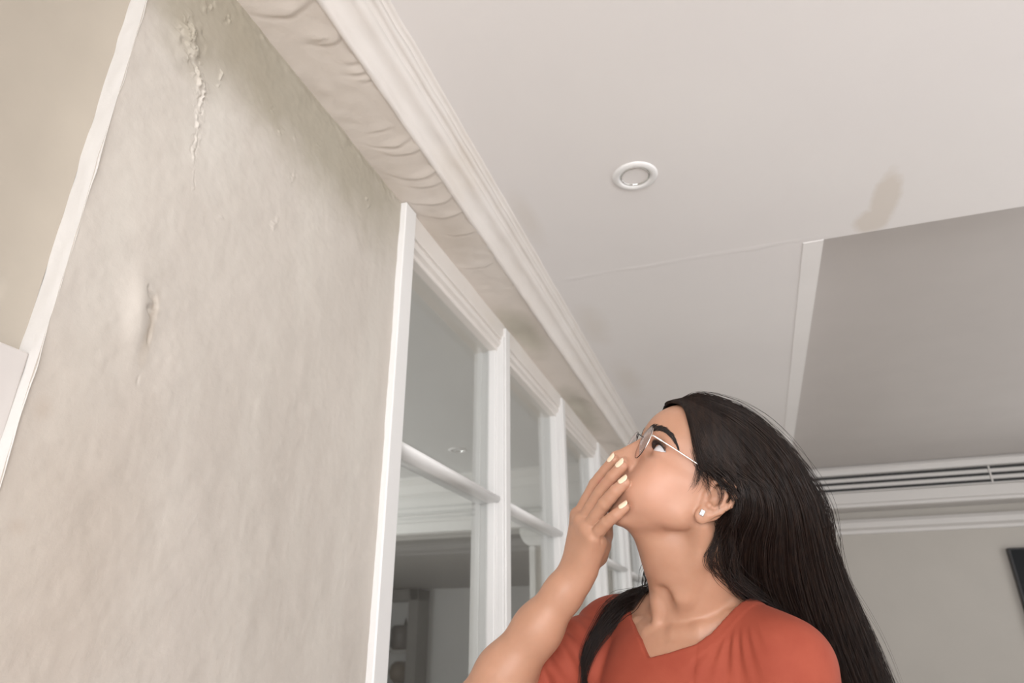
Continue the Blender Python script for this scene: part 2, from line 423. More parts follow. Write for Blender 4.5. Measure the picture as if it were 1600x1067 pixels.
# ------------------------------------------------------------------ wrinkled soffit and cornice above it
WR = [(-0.715, 0.772, .05, .008, 1.6, 1), (-0.685, 0.86, .035, .006, 2.0, 1), (-0.70, 0.845, .02, .004, 1, 1), (-0.665, 0.922, .018, .004, 3, 1), (-0.668, 0.952, .024, .006, 3, 1), (-0.66, 0.975, .02, .004, 3, 1),
      (-0.70, 1.19, .05, .007, 2.2, 1), (-0.685, 1.225, .045, .007, 2.0, 1), (-0.715, 1.13, .03, .004, 2, 1), (-0.695, 1.33, .05, .008, 2.4, 1), (-0.69, 1.37, .045, .005, 2, 1), (-0.705, 1.45, .055, .008, 2.2, 1),
      (-0.70, 1.52, .05, .006, 2, 1), (-0.69, 1.62, .04, .004, 2, 1), (-0.72, 1.82, .05, .004, 2, 1), (-0.70, 0.70, .05, .005, 1, 1), (-0.70, 0.60, .05, .005, 1, 1)]
ysd = np.concatenate([np.linspace(-3, 0.5, 40)[:-1], np.linspace(0.5, 2.0, 460)[:-1], np.linspace(2.0, 6.65, 240)])
xsd = np.linspace(-0.87, -0.647, 64)
Xg, Yg = np.meshgrid(xsd, ysd, indexing='ij')
Zg = 0.0018 * vnoise(Xg, Yg, 10, 31) + 0.0008 * vnoise(Xg, Yg, 35, 32)
for xc, yc, lx, amp, cv, sg in WR:
    dd = Yg - (yc - cv * (Xg - xc) ** 2 * 3 + 0.004 * vnoise(Xg, Yg, 40, 33))
    tap = np.exp(-((Xg - xc) / lx) ** 2)
    Zg -= tap * 0.5 * amp * np.where(dd < 0, np.exp(-(dd / 0.022) ** 2), np.exp(-(dd / 0.006) ** 2))
    Zg += tap * amp * 0.22 * np.exp(-((dd - 0.010) / 0.006) ** 2)
Zg -= 0.004 * np.exp(-((Xg + 0.648) / 0.004) ** 2) * np.clip(vnoise(Xg * 0, Yg, 42, 34) - 0.25, 0, 1) * (Yg < 2)
Zg += 2.400
# far bays of the soffit sag between the mullions
for yc in (2.43, 3.30, 4.18):
    Zg += 0.012 * np.exp(-(((Yg - yc) / 0.10) ** 2 + ((Xg + 0.735) / 0.05) ** 2))
V = np.stack([Xg, Yg, Zg], -1).reshape(-1, 3); idx = np.arange(len(V)).reshape(Xg.shape)
F = np.stack([idx[:-1, :-1], idx[:-1, 1:], idx[1:, 1:], idx[1:, :-1]], -1).reshape(-1, 4)
tag(nobj('soffit', V, F, M['soffit']), kind='structure')
bm = bmesh.new()
arc = lambda cx, cz, r, a0, a1, n=7: [(cx + r * math.cos(math.radians(a0 + (a1 - a0) * i / n)), cz + r * math.sin(math.radians(a0 + (a1 - a0) * i / n))) for i in range(n + 1)]
prof = [(-0.652, 2.398), (-0.646, 2.396), (-0.641, 2.402)] + arc(-0.598, 2.404, 0.041, 178, 100, 8) + [(-0.598, 2.452), (-0.597, 2.462)] + arc(-0.585, 2.464, 0.010, 190, 80, 6) + [(-0.578, 2.478), (-0.577, 2.486)] + arc(-0.566, 2.487, 0.009, 190, 95, 5) + [(-0.562, 2.499), (-0.562, 2.53), (-0.66, 2.53)]
ysw = np.concatenate([np.linspace(-3, 0.4, 20)[:-1], np.linspace(0.4, 2.2, 220)[:-1], np.linspace(2.2, 6.65, 120)])
pr = np.array(prof); n_ = len(pr)
PX = pr[:, 0][None] + 0.0012 * vnoise(ysw[:, None] + pr[None, :, 0] * 0, pr[None, :, 1] * 4 + ysw[:, None] * 0, 16, 41); PZ = pr[:, 1][None] + 0.0012 * vnoise(ysw[:, None] + 0 * pr[None, :, 0], pr[None, :, 0] * 6 + 0 * ysw[:, None], 16, 42)
chip = np.clip(vnoise(ysw, ysw * 0, 34, 43) - 0.35, 0, 1) * 0.006
PX[:, 1] += chip; PX[:, 0] += 0
V = np.stack([PX, np.repeat(ysw[:, None], n_, 1), PZ], -1).reshape(-1, 3); idx = np.arange(len(V)).reshape(len(ysw), n_)
F = np.stack([idx[:-1, :-1], idx[1:, :-1], idx[1:, 1:], idx[:-1, 1:]], -1).reshape(-1, 4)
tag(nobj('trim_7', V, F, M['cornice']), kind='structure')
bm.free()
bm = bmesh.new(); box(bm, -1.0, -0.63, -3, 6.65, 2.44, 2.75)
tag(bobj('trim_8', bm, M['soffit']), kind='structure')

# ------------------------------------------------------------------ glazed partition
part = tag(empty('window_1', (XW, 1.41, 0)), kind='structure')
def pobj(name, bm, mat=None, smooth=False):
    o = bobj(name, bm, mat or M['white'], None, smooth)
    o.parent = part; o.matrix_parent_inverse = Matrix.Translation(-part.location)
    return o
bm = bmesh.new()
box(bm, -0.90, -0.782, 1.412, 1.475, 0, 2.398, 0.003)
box(bm, -0.860, -0.822, 1.470, 1.490, 0.05, 2.30, 0.002)
pobj('jamb_post', bm)
bm = bmesh.new()
box(bm, -0.90, -0.792, 1.47, 6.6, 2.330, 2.405, 0.004)
box(bm, -0.90, -0.812, 1.47, 6.6, 2.285, 2.34, 0.004)
sweep(bm, [(-0.813, 2.300), (-0.800, 2.306), (-0.796, 2.318), (-0.800, 2.332), (-0.813, 2.335)], 'y', 1.47, 6.6)
pobj('head_rail', bm, M['cornice'])
PITCH = 0.868
MY = [2.318 + 0.863 * i for i in range(5)]
for i, y in enumerate(MY):
    bm = bmesh.new()
    box(bm, -0.798, -0.782, y - 0.069 + 0.018, y, 0, 2.385, 0.003)
    box(bm, -0.806, -0.786, y - 0.069, y - 0.010, 0, 2.345, 0.003)
    box(bm, -0.875, -0.804, y - 0.066, y - 0.004, 0, 2.335, 0.003)
    box(bm, -0.905, -0.873, y - 0.072, y + 0.002, 0, 2.335, 0.004)
    box(bm, -0.850, -0.815, y - 0.078, y - 0.060, 0, 2.33, 0.003)
    pobj('mullion', bm)
ends = [1.474] + MY
for i in range(5):
    a, b = ends[i] + 0.0, ends[i + 1] - 0.050
    for z in (1.720, 0.92):
        bm = bmesh.new()
        pr_ = [(-0.832 + 0.036 * max(0, math.cos(t)) ** 0.7, z + 0.0145 * math.sin(t)) for t in np.linspace(-math.pi / 2, math.pi / 2, 11)] + [(-0.880, z + 0.0145), (-0.880, z - 0.0145)]
        sweep(bm, pr_, 'y', a, b)
        for f_ in bm.faces: f_.smooth = len(f_.verts) == 4
        pobj('glazing_bar', bm)
    bm = bmesh.new(); box(bm, -0.843, -0.839, a + 0.004, b - 0.0175, 0.12, 2.29)
    pobj('glass_pane', bm, M['glass'])
bm = bmesh.new(); box(bm, -0.90, -0.79, 1.474, 6.6, 0, 0.14, 0.004)
pobj('bottom_rail', bm)
bm = bmesh.new(); box(bm, -0.90, -0.805, 5.77, 6.65, 0, 2.35)
tag(bobj('wall_left_end', bm, M['white']), kind='structure')

# ------------------------------------------------------------------ the room behind the glass
bm = bmesh.new(); box(bm, -6.1, -0.9, -0.1, 5.0, 2.50, 2.6)
tag(bobj('ceiling_next_room', bm, M['next']), kind='structure')
bm = bmesh.new(); box(bm, -6.2, -6.1, -0.1, 12.1, 0, 2.7); box(bm, -6.1, -0.95, -0.2, -0.1, 0, 2.7); box(bm, -0.9, -0.8, 6.65, 12.1, 0, 2.7)
tag(bobj('wall_next_room', bm, M['next']), kind='structure')
bm = bmesh.new(); box(bm, -6.1, -0.9, 5.0, 5.25, 2.06, 2.6)
sweep(bm, [(5.0, 2.50), (4.90, 2.50), (4.90, 2.48), (4.955, 2.44), (4.985, 2.385), (4.985, 2.37), (5.0, 2.37)], 'x', -6.1, -0.9)
sweep(bm, [(5.0, 2.21), (4.98, 2.205), (4.975, 2.15), (4.965, 2.145), (4.965, 2.07), (5.0, 2.06)], 'x', -6.1, -0.9)
tag(bobj('trim_9', bm, M['next_white']), kind='structure')
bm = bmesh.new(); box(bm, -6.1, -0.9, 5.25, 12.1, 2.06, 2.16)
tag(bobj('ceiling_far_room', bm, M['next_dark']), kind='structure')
bm = bmesh.new(); box(bm, -6.1, -0.9, 10.1, 10.2, 0, 2.1)
tag(bobj('wall_far_room', bm, M['next']), kind='structure')
# pier with corbel under the bulkhead
bm = bmesh.new()
box(bm, -1.50, -0.95, 5.02, 5.2, 0, 1.93)
tag(bobj('wall_pier', bm, M['wall']), kind='structure')
bm = bmesh.new()
sweep(bm, [(-0.95, 2.06), (-1.62, 2.06)] + [(-1.62 + 0.10 * (1 - math.cos(t)), 2.06 - 0.13 * math.sin(t)) for t in np.linspace(0.1, math.pi / 2, 8)] + [(-0.95, 1.93)], 'y', 5.0, 5.22)
box(bm, -1.545, -1.50, 5.0, 5.22, 0, 1.93, .004)
tag(bobj('trim_10', bm, M['next_white']), kind='structure')

def downlight(x, y, z, s, label):
    t = tag(empty('ceiling_light', (x, y, z)), label, 'ceiling light')
    def ch(name, bm, mat):
        o = bobj(name, bm, mat, t, True)
        return o
    bm = bmesh.new()
    lathe(bm, [(0.043, 0.004), (0.043, -0.003), (0.047, -0.0065), (0.052, -0.0075), (0.060, -0.006), (0.0645, -0.003), (0.066, 0.001)], (0, 0, 0), 64)
    a = ch('trim_ring', bm, M['white'])
    bm = bmesh.new()
    lathe(bm, [(0.0425, 0.01), (0.0425, -0.001), (0.0415, -0.0035), (0.039, -0.004), (0.0375, -0.002), (0.037, 0.012), (0.034, 0.02), (0.0001, 0.0202)], (0, 0, 0), 64)
    b = ch('gimbal_ring', bm, M['chrome'])
    bm = bmesh.new()
    lathe(bm, [(0.032, 0.018), (0.034, 0.004), (0.0335, 0.0015), (0.031, 0.0015), (0.026, 0.006), (0.018, 0.0115), (0.010, 0.0125), (0.0085, 0.009), (0.006, 0.007), (0.0001, 0.0065)], (0.002, 0.0, 0), 48)
    c = ch('lamp_bulb', bm, M['bulb'])
    for o in (a, b, c): o.scale = (s, s, s)
    return t
k = NT('lamp_reflector', 0.22, (0.78, 0.75, 0.72)); k.b.inputs['Metallic'].default_value = 0.6
M['bulb'] = k.m
downlight(-0.167, 1.642, H, 1.0, 'round recessed spotlight with white ring in the bright ceiling above the woman')
downlight(-1.827, 4.262, 2.5, 1.0, 'small recessed ceiling light in the room behind the glass partition')

# linear air slots in the far bulkhead
vent = tag(empty('air_vent', (1.8, 6.4, 2.44)), 'long white air vent with three dark slots below the grey ceiling', 'air vent')
def vch(name, bm, mat):
    o = bobj(name, bm, mat); o.parent = vent; o.matrix_parent_inverse = Matrix.Translation(-vent.location); return o
bm = bmesh.new()
box(bm, 0.53, 3.1, 6.385, 6.402, 2.425, 2.567, 0.003)
vch('frame', bm, M['far_trim'])
for z in (2.553, 2.500, 2.447):
    bm = bmesh.new(); box(bm, 0.55, 3.08, 6.380, 6.386, z - 0.012, z + 0.010)
    vch('slot', bm, M['slot'])
for x in (1.93,):
    bm = bmesh.new(); box(bm, x - .006, x + .006, 6.376, 6.386, 2.43, 2.565, 0.002)
    vch('divider', bm, M['far_trim'])

# wall-hung screen at the right edge
tv = tag(empty('television', (2.55, 6.6, 1.3)), 'black flat television hung on the far grey wall at the right edge', 'television')
def tch(name, bm, mat):
    o = bobj(name, bm, mat); o.parent = tv; o.matrix_parent_inverse = Matrix.Translation(-tv.location); return o
bm = bmesh.new(); box(bm, 1.96, 3.14, 6.59, 6.646, 1.28, 1.945, 0.006)
tch('casing', bm, M['black'])
bm = bmesh.new(); box(bm, 1.975, 3.125, 6.586, 6.592, 1.30, 1.93)
tch('screen', bm, M['screen'])

# shelf unit with two vases in the far room
sh = tag(empty('shelf_unit', (-5.2, 9.9, 0)), 'dark open shelf unit in the dim room behind the first glass pane', 'shelf')
def sch(name, bm, mat):
    o = bobj(name, bm, mat); o.parent = sh; o.matrix_parent_inverse = Matrix.Translation(-sh.location); return o
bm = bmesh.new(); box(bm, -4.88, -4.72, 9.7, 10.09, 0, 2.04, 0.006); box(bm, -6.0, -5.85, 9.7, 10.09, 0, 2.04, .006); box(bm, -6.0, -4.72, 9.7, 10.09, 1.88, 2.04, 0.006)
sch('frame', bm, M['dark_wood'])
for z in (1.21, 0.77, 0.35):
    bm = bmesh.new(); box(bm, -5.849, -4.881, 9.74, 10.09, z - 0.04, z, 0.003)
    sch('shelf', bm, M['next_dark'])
k = NT('dark_ceramic', 0.35, (0.045, 0.035, 0.028)); M['vase'] = k.m
k = NT('brown_ceramic', 0.4, (0.10, 0.065, 0.03)); M['vase2'] = k.m
def vase(z, label, mat, prof, stem=False):
    t = tag(empty('vase', (-5.055, 9.90, z + 0.001)), label, 'vase', None)
    bm = bmesh.new(); lathe(bm, prof, (0, 0, 0), 32); bobj('body', bm, mat, t, True)
    if stem:
        bm = bmesh.new(); lathe(bm, [(0.03, 0.32), (0.022, 0.37), (0.012, 0.42), (0.001, 0.45)], (0.05, 0, 0), 10)
        bobj('sprig', bm, mat, t, True)
vase(1.21, 'squat dark vase with a sprig on the upper shelf behind the glass', M['vase'], [(0.001, 0), (0.13, 0), (0.165, 0.05), (0.165, 0.29), (0.14, 0.335), (0.11, 0.34), (0.10, 0.31), (0.001, 0.25)], True)
vase(0.77, 'round brown vase on the lower shelf behind the glass', M['vase2'], [(0.001, 0), (0.09, 0), (0.15, 0.07), (0.165, 0.15), (0.14, 0.24), (0.08, 0.29), (0.06, 0.29), (0.05, 0.25), (0.001, 0.24)])

# ====================================================================== the woman
HM = np.array([[-0.7322, 0.4152, 0.5399], [-0.4411, -0.8931, 0.0885], [0.5189, -0.1733, 0.8371]])   # head axes: forward, left, up
HO = np.array([-0.068, 0.9816, 1.4407])
def hd(a, b, c): return HM @ (np.array([a, b, c], float) / 1000) + HO       # millimetres in the head's frame
EYEC = np.array([0, 0, 1.25])
def at(x, y, d):
    v = np.array([(x - 800) / 1060.7, (y - 533.5) / 1060.7, 1]) * d
    return R3.T @ v + EYEC

class Field:
    def __init__(s, xs, ys, zs, far=0.06):
        s.ax = [np.asarray(a, np.float32) for a in (xs, ys, zs)]
        s.f = np.full([len(a) for a in s.ax], far, np.float32); s.far = far
    def sl(s, lo, hi):
        o = []
        for a, l, h in zip(s.ax, lo, hi):
            i, j = np.searchsorted(a, l), np.searchsorted(a, h)
            if j - i < 2: return None
            o.append(slice(max(i - 1, 0), j + 1))
        return tuple(o)
    def op(s, fn, lo, hi, k=0.0, mode='u'):
        pad = 0.02 + k
        sl = s.sl(np.array(lo) - pad, np.array(hi) + pad)
        if sl is None: return
        X = s.ax[0][sl[0]][:, None, None]; Y = s.ax[1][sl[1]][None, :, None]; Z = s.ax[2][sl[2]][None, None, :]
        d = fn(X, Y, Z).astype(np.float32); a = s.f[sl]
        if mode == 'u':
            r = np.minimum(a, d)
            if k: r = r - np.maximum(k - np.abs(a - d), 0) ** 2 / (4 * k)
        else:
            d = -d
            r = np.maximum(a, d)
            if k: r = r + np.maximum(k - np.abs(a - d), 0) ** 2 / (4 * k)
        s.f[sl] = r
    def ell(s, c, r, A=None, k=0.01, mode='u'):
        """ellipsoid, axes = columns of A"""
        A = np.eye(3) if A is None else A
        c = np.asarray(c, float); r = np.asarray(r, float); m_ = r.max()
        ext = np.sqrt(((A * r) ** 2).sum(1))
        def fn(X, Y, Z):
            x, y, z = X - c[0], Y - c[1], Z - c[2]
            p = [x * A[0, i] + y * A[1, i] + z * A[2, i] for i in range(3)]
            k0 = np.sqrt(sum((p[i] / r[i]) ** 2 for i in range(3)))
            k1 = np.sqrt(sum((p[i] / r[i] ** 2) ** 2 for i in range(3))) + 1e-6
            return k0 * (k0 - 1) / k1
        s.op(fn, c - ext, c + ext, k, mode)
    def cap(s, a, b, ra, rb=None, k=0.01, mode='u'):
        rb = ra if rb is None else rb
        a = np.asarray(a, float); b = np.asarray(b, float); v = b - a; L2 = v @ v
        def fn(X, Y, Z):
            x, y, z = X - a[0], Y - a[1], Z - a[2]
            t = np.clip((x * v[0] + y * v[1] + z * v[2]) / L2, 0, 1)
            return np.sqrt((x - t * v[0]) ** 2 + (y - t * v[1]) ** 2 + (z - t * v[2]) ** 2) - (ra + (rb - ra) * t)
        R_ = max(ra, rb)
        s.op(fn, np.minimum(a, b) - R_, np.maximum(a, b) + R_, k, mode)
    def chain(s, pts, rs, k=0.006, mode='u'):
        for (a, b), (p, q) in zip(zip(pts, pts[1:]), zip(rs, rs[1:])): s.cap(a, b, p, q, k, mode)
    def sample(s, P):
        """trilinear sample"""
        P = np.atleast_2d(P); idx = []; fr = []
        for i in range(3):
            a = s.ax[i]; j = np.clip(np.searchsorted(a, P[:, i]) - 1, 0, len(a) - 2)
            idx.append(j); fr.append((P[:, i] - a[j]) / (a[j + 1] - a[j]))
        r = 0
        for dx in (0, 1):
            for dy in (0, 1):
                for dz in (0, 1):
                    w = (fr[0] if dx else 1 - fr[0]) * (fr[1] if dy else 1 - fr[1]) * (fr[2] if dz else 1 - fr[2])
                    r = r + w * s.f[idx[0] + dx, idx[1] + dy, idx[2] + dz]
        return r
    def mesh(s):
        f = s.f; n = f.shape; ins = f < 0
        act = np.zeros([m_ - 1 for m_ in n], bool); cnt = None
        a = ins[:-1, :-1, :-1]
        for dx in (0, 1):
            for dy in (0, 1):
                for dz in (0, 1):
                    b = ins[dx:n[0] - 1 + dx, dy:n[1] - 1 + dy, dz:n[2] - 1 + dz]
                    act |= (b != a)
        I = np.argwhere(act)
        vid = np.full(act.shape, -1, np.int32); vid[tuple(I.T)] = np.arange(len(I))
        acc = np.zeros((len(I), 3)); num = np.zeros(len(I))
        cs = [(i, j, k_) for i in (0, 1) for j in (0, 1) for k_ in (0, 1)]
        for p in cs:
            for ax_ in range(3):
                if p[ax_]: continue
                q = list(p); q[ax_] = 1
                A_ = I + p; B_ = I + q
                fa = f[tuple(A_.T)].astype(float); fb = f[tuple(B_.T)].astype(float)
                mk = (fa < 0) != (fb < 0)
                t = np.where(mk, fa / np.where(mk, fa - fb, 1), 0)
                for d in range(3):
                    ca = s.ax[d][A_[:, d]]; cb = s.ax[d][B_[:, d]]
                    acc[:, d] += np.where(mk, ca + t * (cb - ca), 0)
                num += mk
        V = acc / num[:, None]
        Fs = []
        for ax_ in range(3):
            o1, o2 = [d for d in range(3) if d != ax_]
            sl0 = [slice(None)] * 3; sl1 = [slice(None)] * 3
            sl0[ax_] = slice(0, -1); sl1[ax_] = slice(1, None)
            e = ins[tuple(sl0)] != ins[tuple(sl1)]
            E = np.argwhere(e)
            E = E[(E[:, o1] > 0) & (E[:, o2] > 0) & (E[:, o1] < n[o1] - 1) & (E[:, o2] < n[o2] - 1)]
            def at_(d1, d2):
                q = E.copy(); q[:, o1] += d1; q[:, o2] += d2; return vid[tuple(q.T)]
            quad_ = np.stack([at_(-1, -1), at_(0, -1), at_(0, 0), at_(-1, 0)], -1)
            flip = ins[tuple(E.T)] ^ (ax_ == 1)
            quad_[~flip] = quad_[~flip][:, ::-1]
            Fs.append(quad_)
        return V, np.concatenate(Fs)

def axis(lo, hi, fine_lo, fine_hi, fine, coarse):
    a = np.arange(lo, fine_lo, coarse); b = np.arange(fine_lo, fine_hi, fine); c = np.arange(fine_hi, hi, coarse)
    return np.concatenate([a, b, c])

# ---- torso frame: faces the camera and a little to the left
TL = np.array([0.915, -0.40, 0.0]); TL /= np.linalg.norm(TL); UP = np.array([0, 0, 1.0]); TF = np.cross(TL, UP)
LS = at(1222, 1034, 0.865); RS = at(962, 992, 1.065)
TM = (LS + RS) / 2; TM[2] = 1.262
def tp(l, f, u): return TM + TL * l + TF * f + UP * u
TA = np.stack([TL, TF, UP], 1)
ELB_R = at(745, 1115, 0.945); WR = at(899, 900, 0.955)
LE = tp(0.215, 0.01, -0.31); LW = tp(0.235, 0.09, -0.53)
NB = at(1090, 955, 0.965); NT_ = at(1062, 850, 0.945)
NOTCH = at(1028, 985, 0.929)

def build_head(B):
    H_ = HM
    E = lambda c, r, k, m_='u': B.ell(hd(*c), np.array(r) / 1000, H_, k / 1000, m_)
    C = lambda a, b, ra, rb, k, m_='u': B.cap(hd(*a), hd(*b), ra / 1000, rb / 1000, k / 1000, m_)
    E((2, 0, 52), (92, 70, 79), 1)                    # cranium
    E((38, 0, 55), (56, 55, 50), 20)                  # forehead breadth
    E((46, 0, -12), (45, 52, 66), 18)                 # mid face
    for sgn in (1, -1):
        C((15, sgn * 46, -41), (66, sgn * 12, -76), 12, 11, 14)      # jaw line
        C((2, sgn * 54, -8), (14, sgn * 47, -40), 13, 12, 18)        # ramus
        C((64, sgn * 37, -6), (22, sgn * 56, 2), 13, 9, 24)          # cheekbone
        E((34, sgn * 44, -24), (34, 17, 34), 20)
        E((54, sgn * 30, -36), (34, 24, 32), 14)                     # cheek
        C((56, sgn * 41, 38), (16, sgn * 59, 28), 12, 10, 22)        # temple
    E((42, 0, -60), (36, 34, 18), 12)                 # floor of mouth
    E((74, 0, -76), (13, 17, 13), 10)                 # chin
    E((68, 0, -40), (30, 31, 27), 14)                 # maxilla
    C((84, 9, 44), (70, 40, 40), 9, 8, 10); C((84, -9, 44), (70, -40, 40), 9, 8, 10)   # brows
    for sgn in (1, -1):
        E((84, sgn * 33, 21), (13, 15, 10.5), 9, 's')                # eye socket
        E((68.5, sgn * 33, 21), (14.2, 14.2, 14.2), 5)               # lids over the eyeball
    # nose
    C((94, 0, 26), (111.5, 0, -5), 5.5, 6.5, 7)
    C((86, 0, 24), (97, 0, -8), 9, 13.5, 8)
    E((114.5, 0, -12), (9.3, 9.5, 8.8), 5)
    for sgn in (1, -1):
        E((101, sgn * 12, -14), (9.5, 6.0, 6.8), 4)
    C((103, 0, -16), (97, 0, -25), 5, 6, 6)
    for sgn in (1, -1):
        E((107, sgn * 6.2, -20.5), (5.5, 2.8, 4.5), 2, 's')
        C((99, sgn * 17.5, -8), (92, sgn * 20, -19), 1.6, 1.6, 5, 's')
    # lips
    for sgn in (1, -1):
        C((99, sgn * 4, -39), (88, sgn * 23, -44), 5.0, 2.6, 4); C((98, 0, -51), (87, sgn * 22, -46), 5.8, 2.6, 4)
        C((101, sgn * 1, -45.5), (88, sgn * 24, -45), 1.2, 1.0, 1.5, 's')
    # lid opening and crease
    for sgn in (1, -1):
        c = hd(68.5, sgn * 33, 21)
        ax_f = H_ @ np.array([math.cos(0.36), sgn * math.sin(0.36), 0]); ax_l = H_ @ np.array([-sgn * math.sin(0.36) * sgn, math.cos(0.36) * 1.0, 0]) if sgn > 0 else H_ @ np.array([math.sin(0.36), math.cos(0.36), 0])
        ax_u = H_[:, 2]
        hw, hu, hl = 0.0145, 0.0062, 0.0036
        Ru = (hw ** 2 + hu ** 2) / (2 * hu); Rl = (hw ** 2 + hl ** 2) / (2 * hl)
        def fn(X, Y, Z):
            x, y, z = X - c[0], Y - c[1], Z - c[2]
            f_ = x * ax_f[0] + y * ax_f[1] + z * ax_f[2]
            l_ = x * ax_l[0] + y * ax_l[1] + z * ax_l[2]
            u_ = x * ax_u[0] + y * ax_u[1] + z * ax_u[2] - 0.0005 
            d1 = np.sqrt(l_ ** 2 + (u_ - hu + Ru) ** 2) - Ru
            d2 = np.sqrt(l_ ** 2 + (u_ + hl - Rl) ** 2) - Rl
            return np.maximum(np.maximum(d1, d2), 0.004 - f_)
        B.op(fn, c - 0.02, c + 0.02, 0.0015, 's')
        # crease above the upper lid
        pts = [hd(68.5, sgn * 33, 21) + (H_ @ np.array([math.cos(a) * 14.6 * .86, sgn * math.sin(a) * 14.6 * .86 , 8.6])) / 1000 for a in np.linspace(-0.5, 1.25, 7)]
        B.chain(pts, [0.0010] * 7, 0.003, 's')
    # ears
    for sgn in (1, -1):
        w = lambda a, b, c_: (a, sgn * b, c_)
        E(w(-12, 70, -6), (16, 6, 25), 8)
        hel = [(1, 71, 6), (3, 75, 16), (-6, 79, 25), (-19, 81, 24), (-27, 81, 13), (-27, 80, 0), (-21, 77, -13), (-13, 74, -24)]
        for p, q in zip(hel, hel[1:]): C(w(*p), w(*q), 3.4, 3.4, 3)
        anti = [(-9, 76, 15), (-17, 78, 8), (-18, 78, -4), (-12, 76, -14)]
        for p, q in zip(anti, anti[1:]): C(w(*p), w(*q), 3.0, 3.0, 4)
        E(w(-5, 70.5, -29), (9.5, 5.0, 10.5), 5)
        E(w(-6, 78, -3), (7.5, 7, 9), 4, 's')
        E(w(2.5, 70, -3), (4.5, 4.5, 6), 3)
        E(w(-5, 75, -14), (4, 3.5, 4), 3)

def build_neck(B):
    B.cap(hd(-24, 0, -24), NB, 0.050, 0.055, 0.012)
    B.cap(NT_, NB, 0.048, 0.054, 0.010)
    # sternomastoids, windpipe, collarbones (all sunk into the neck so that only soft ridges show)
    B.chain([hd(-16, 50, -36), at(1092, 868, .9045), at(1066, 930, .9165), at(1052, 966, .931)], [0.011, 0.0110, 0.0090, 0.0045], 0.016)
    B.chain([hd(-16, -50, -36), at(1050, 900, .967), at(1031, 945, .945), at(1025, 978, .9385)], [0.011, 0.010, 0.0080, 0.0050], 0.010)
    B.cap(at(1040, 880, .950), NOTCH - TF * 0.032 + UP * .03, 0.020, 0.014, 0.03)
    B.cap(hd(40, 0, -62), at(1052, 866, .945), 0.026, 0.036, 0.025)
    B.ell(at(1040, 952, .9155), (0.008, 0.009, 0.026), TA, 0.016, 's')
    B.chain([tp(.018, .068, .003), tp(.05, .062, .006), tp(.085, .040, .020), tp(.115, .018, .028)], [.0085, .0075, .007, .007], 0.010)
    B.chain([tp(-.026, .066, .004), tp(-.055, .045, .016), tp(-.09, .02, .03)], [.0085, .0075, .007], 0.010)

def build_torso(B, inf=0.0, arms=True, k=0.03):
    i = inf
    B.ell(tp(0, 0.012, -0.165), (0.142 + i, 0.098 + i, 0.205 + i), TA, k)
    B.ell(tp(0, 0.03, -0.075), (0.115 + i, 0.066 + i, 0.095 + i), TA, k)
    B.cap(LS - UP * 0.012, RS - UP * 0.012, 0.044 + i, 0.044 + i, k)
    B.ell(tp(0, -0.03, -0.06), (0.13 + i, 0.055 + i, 0.10 + i), TA, k)
    for S in (LS, RS):
        B.cap(NB + UP * 0.012 - TF * 0.012, S + UP * 0.0, 0.037 + i, 0.042 + i, k)
        B.cap(S + UP * 0.0 - UP * .005, S - UP * 0.03, 0.047 + i, 0.045 + i, k)
    for sgn in (1, -1):
        B.ell(tp(sgn * 0.072, 0.088, -0.20), (0.066 + i, 0.055 + i, 0.064 + i), TA, k)
    B.ell(tp(0, 0.005, -0.33), (0.118 + i, 0.088 + i, 0.13 + i), TA, k)
    B.ell(tp(0, 0.0, -0.47), (0.155 + i, 0.105 + i, 0.13 + i), TA, k)

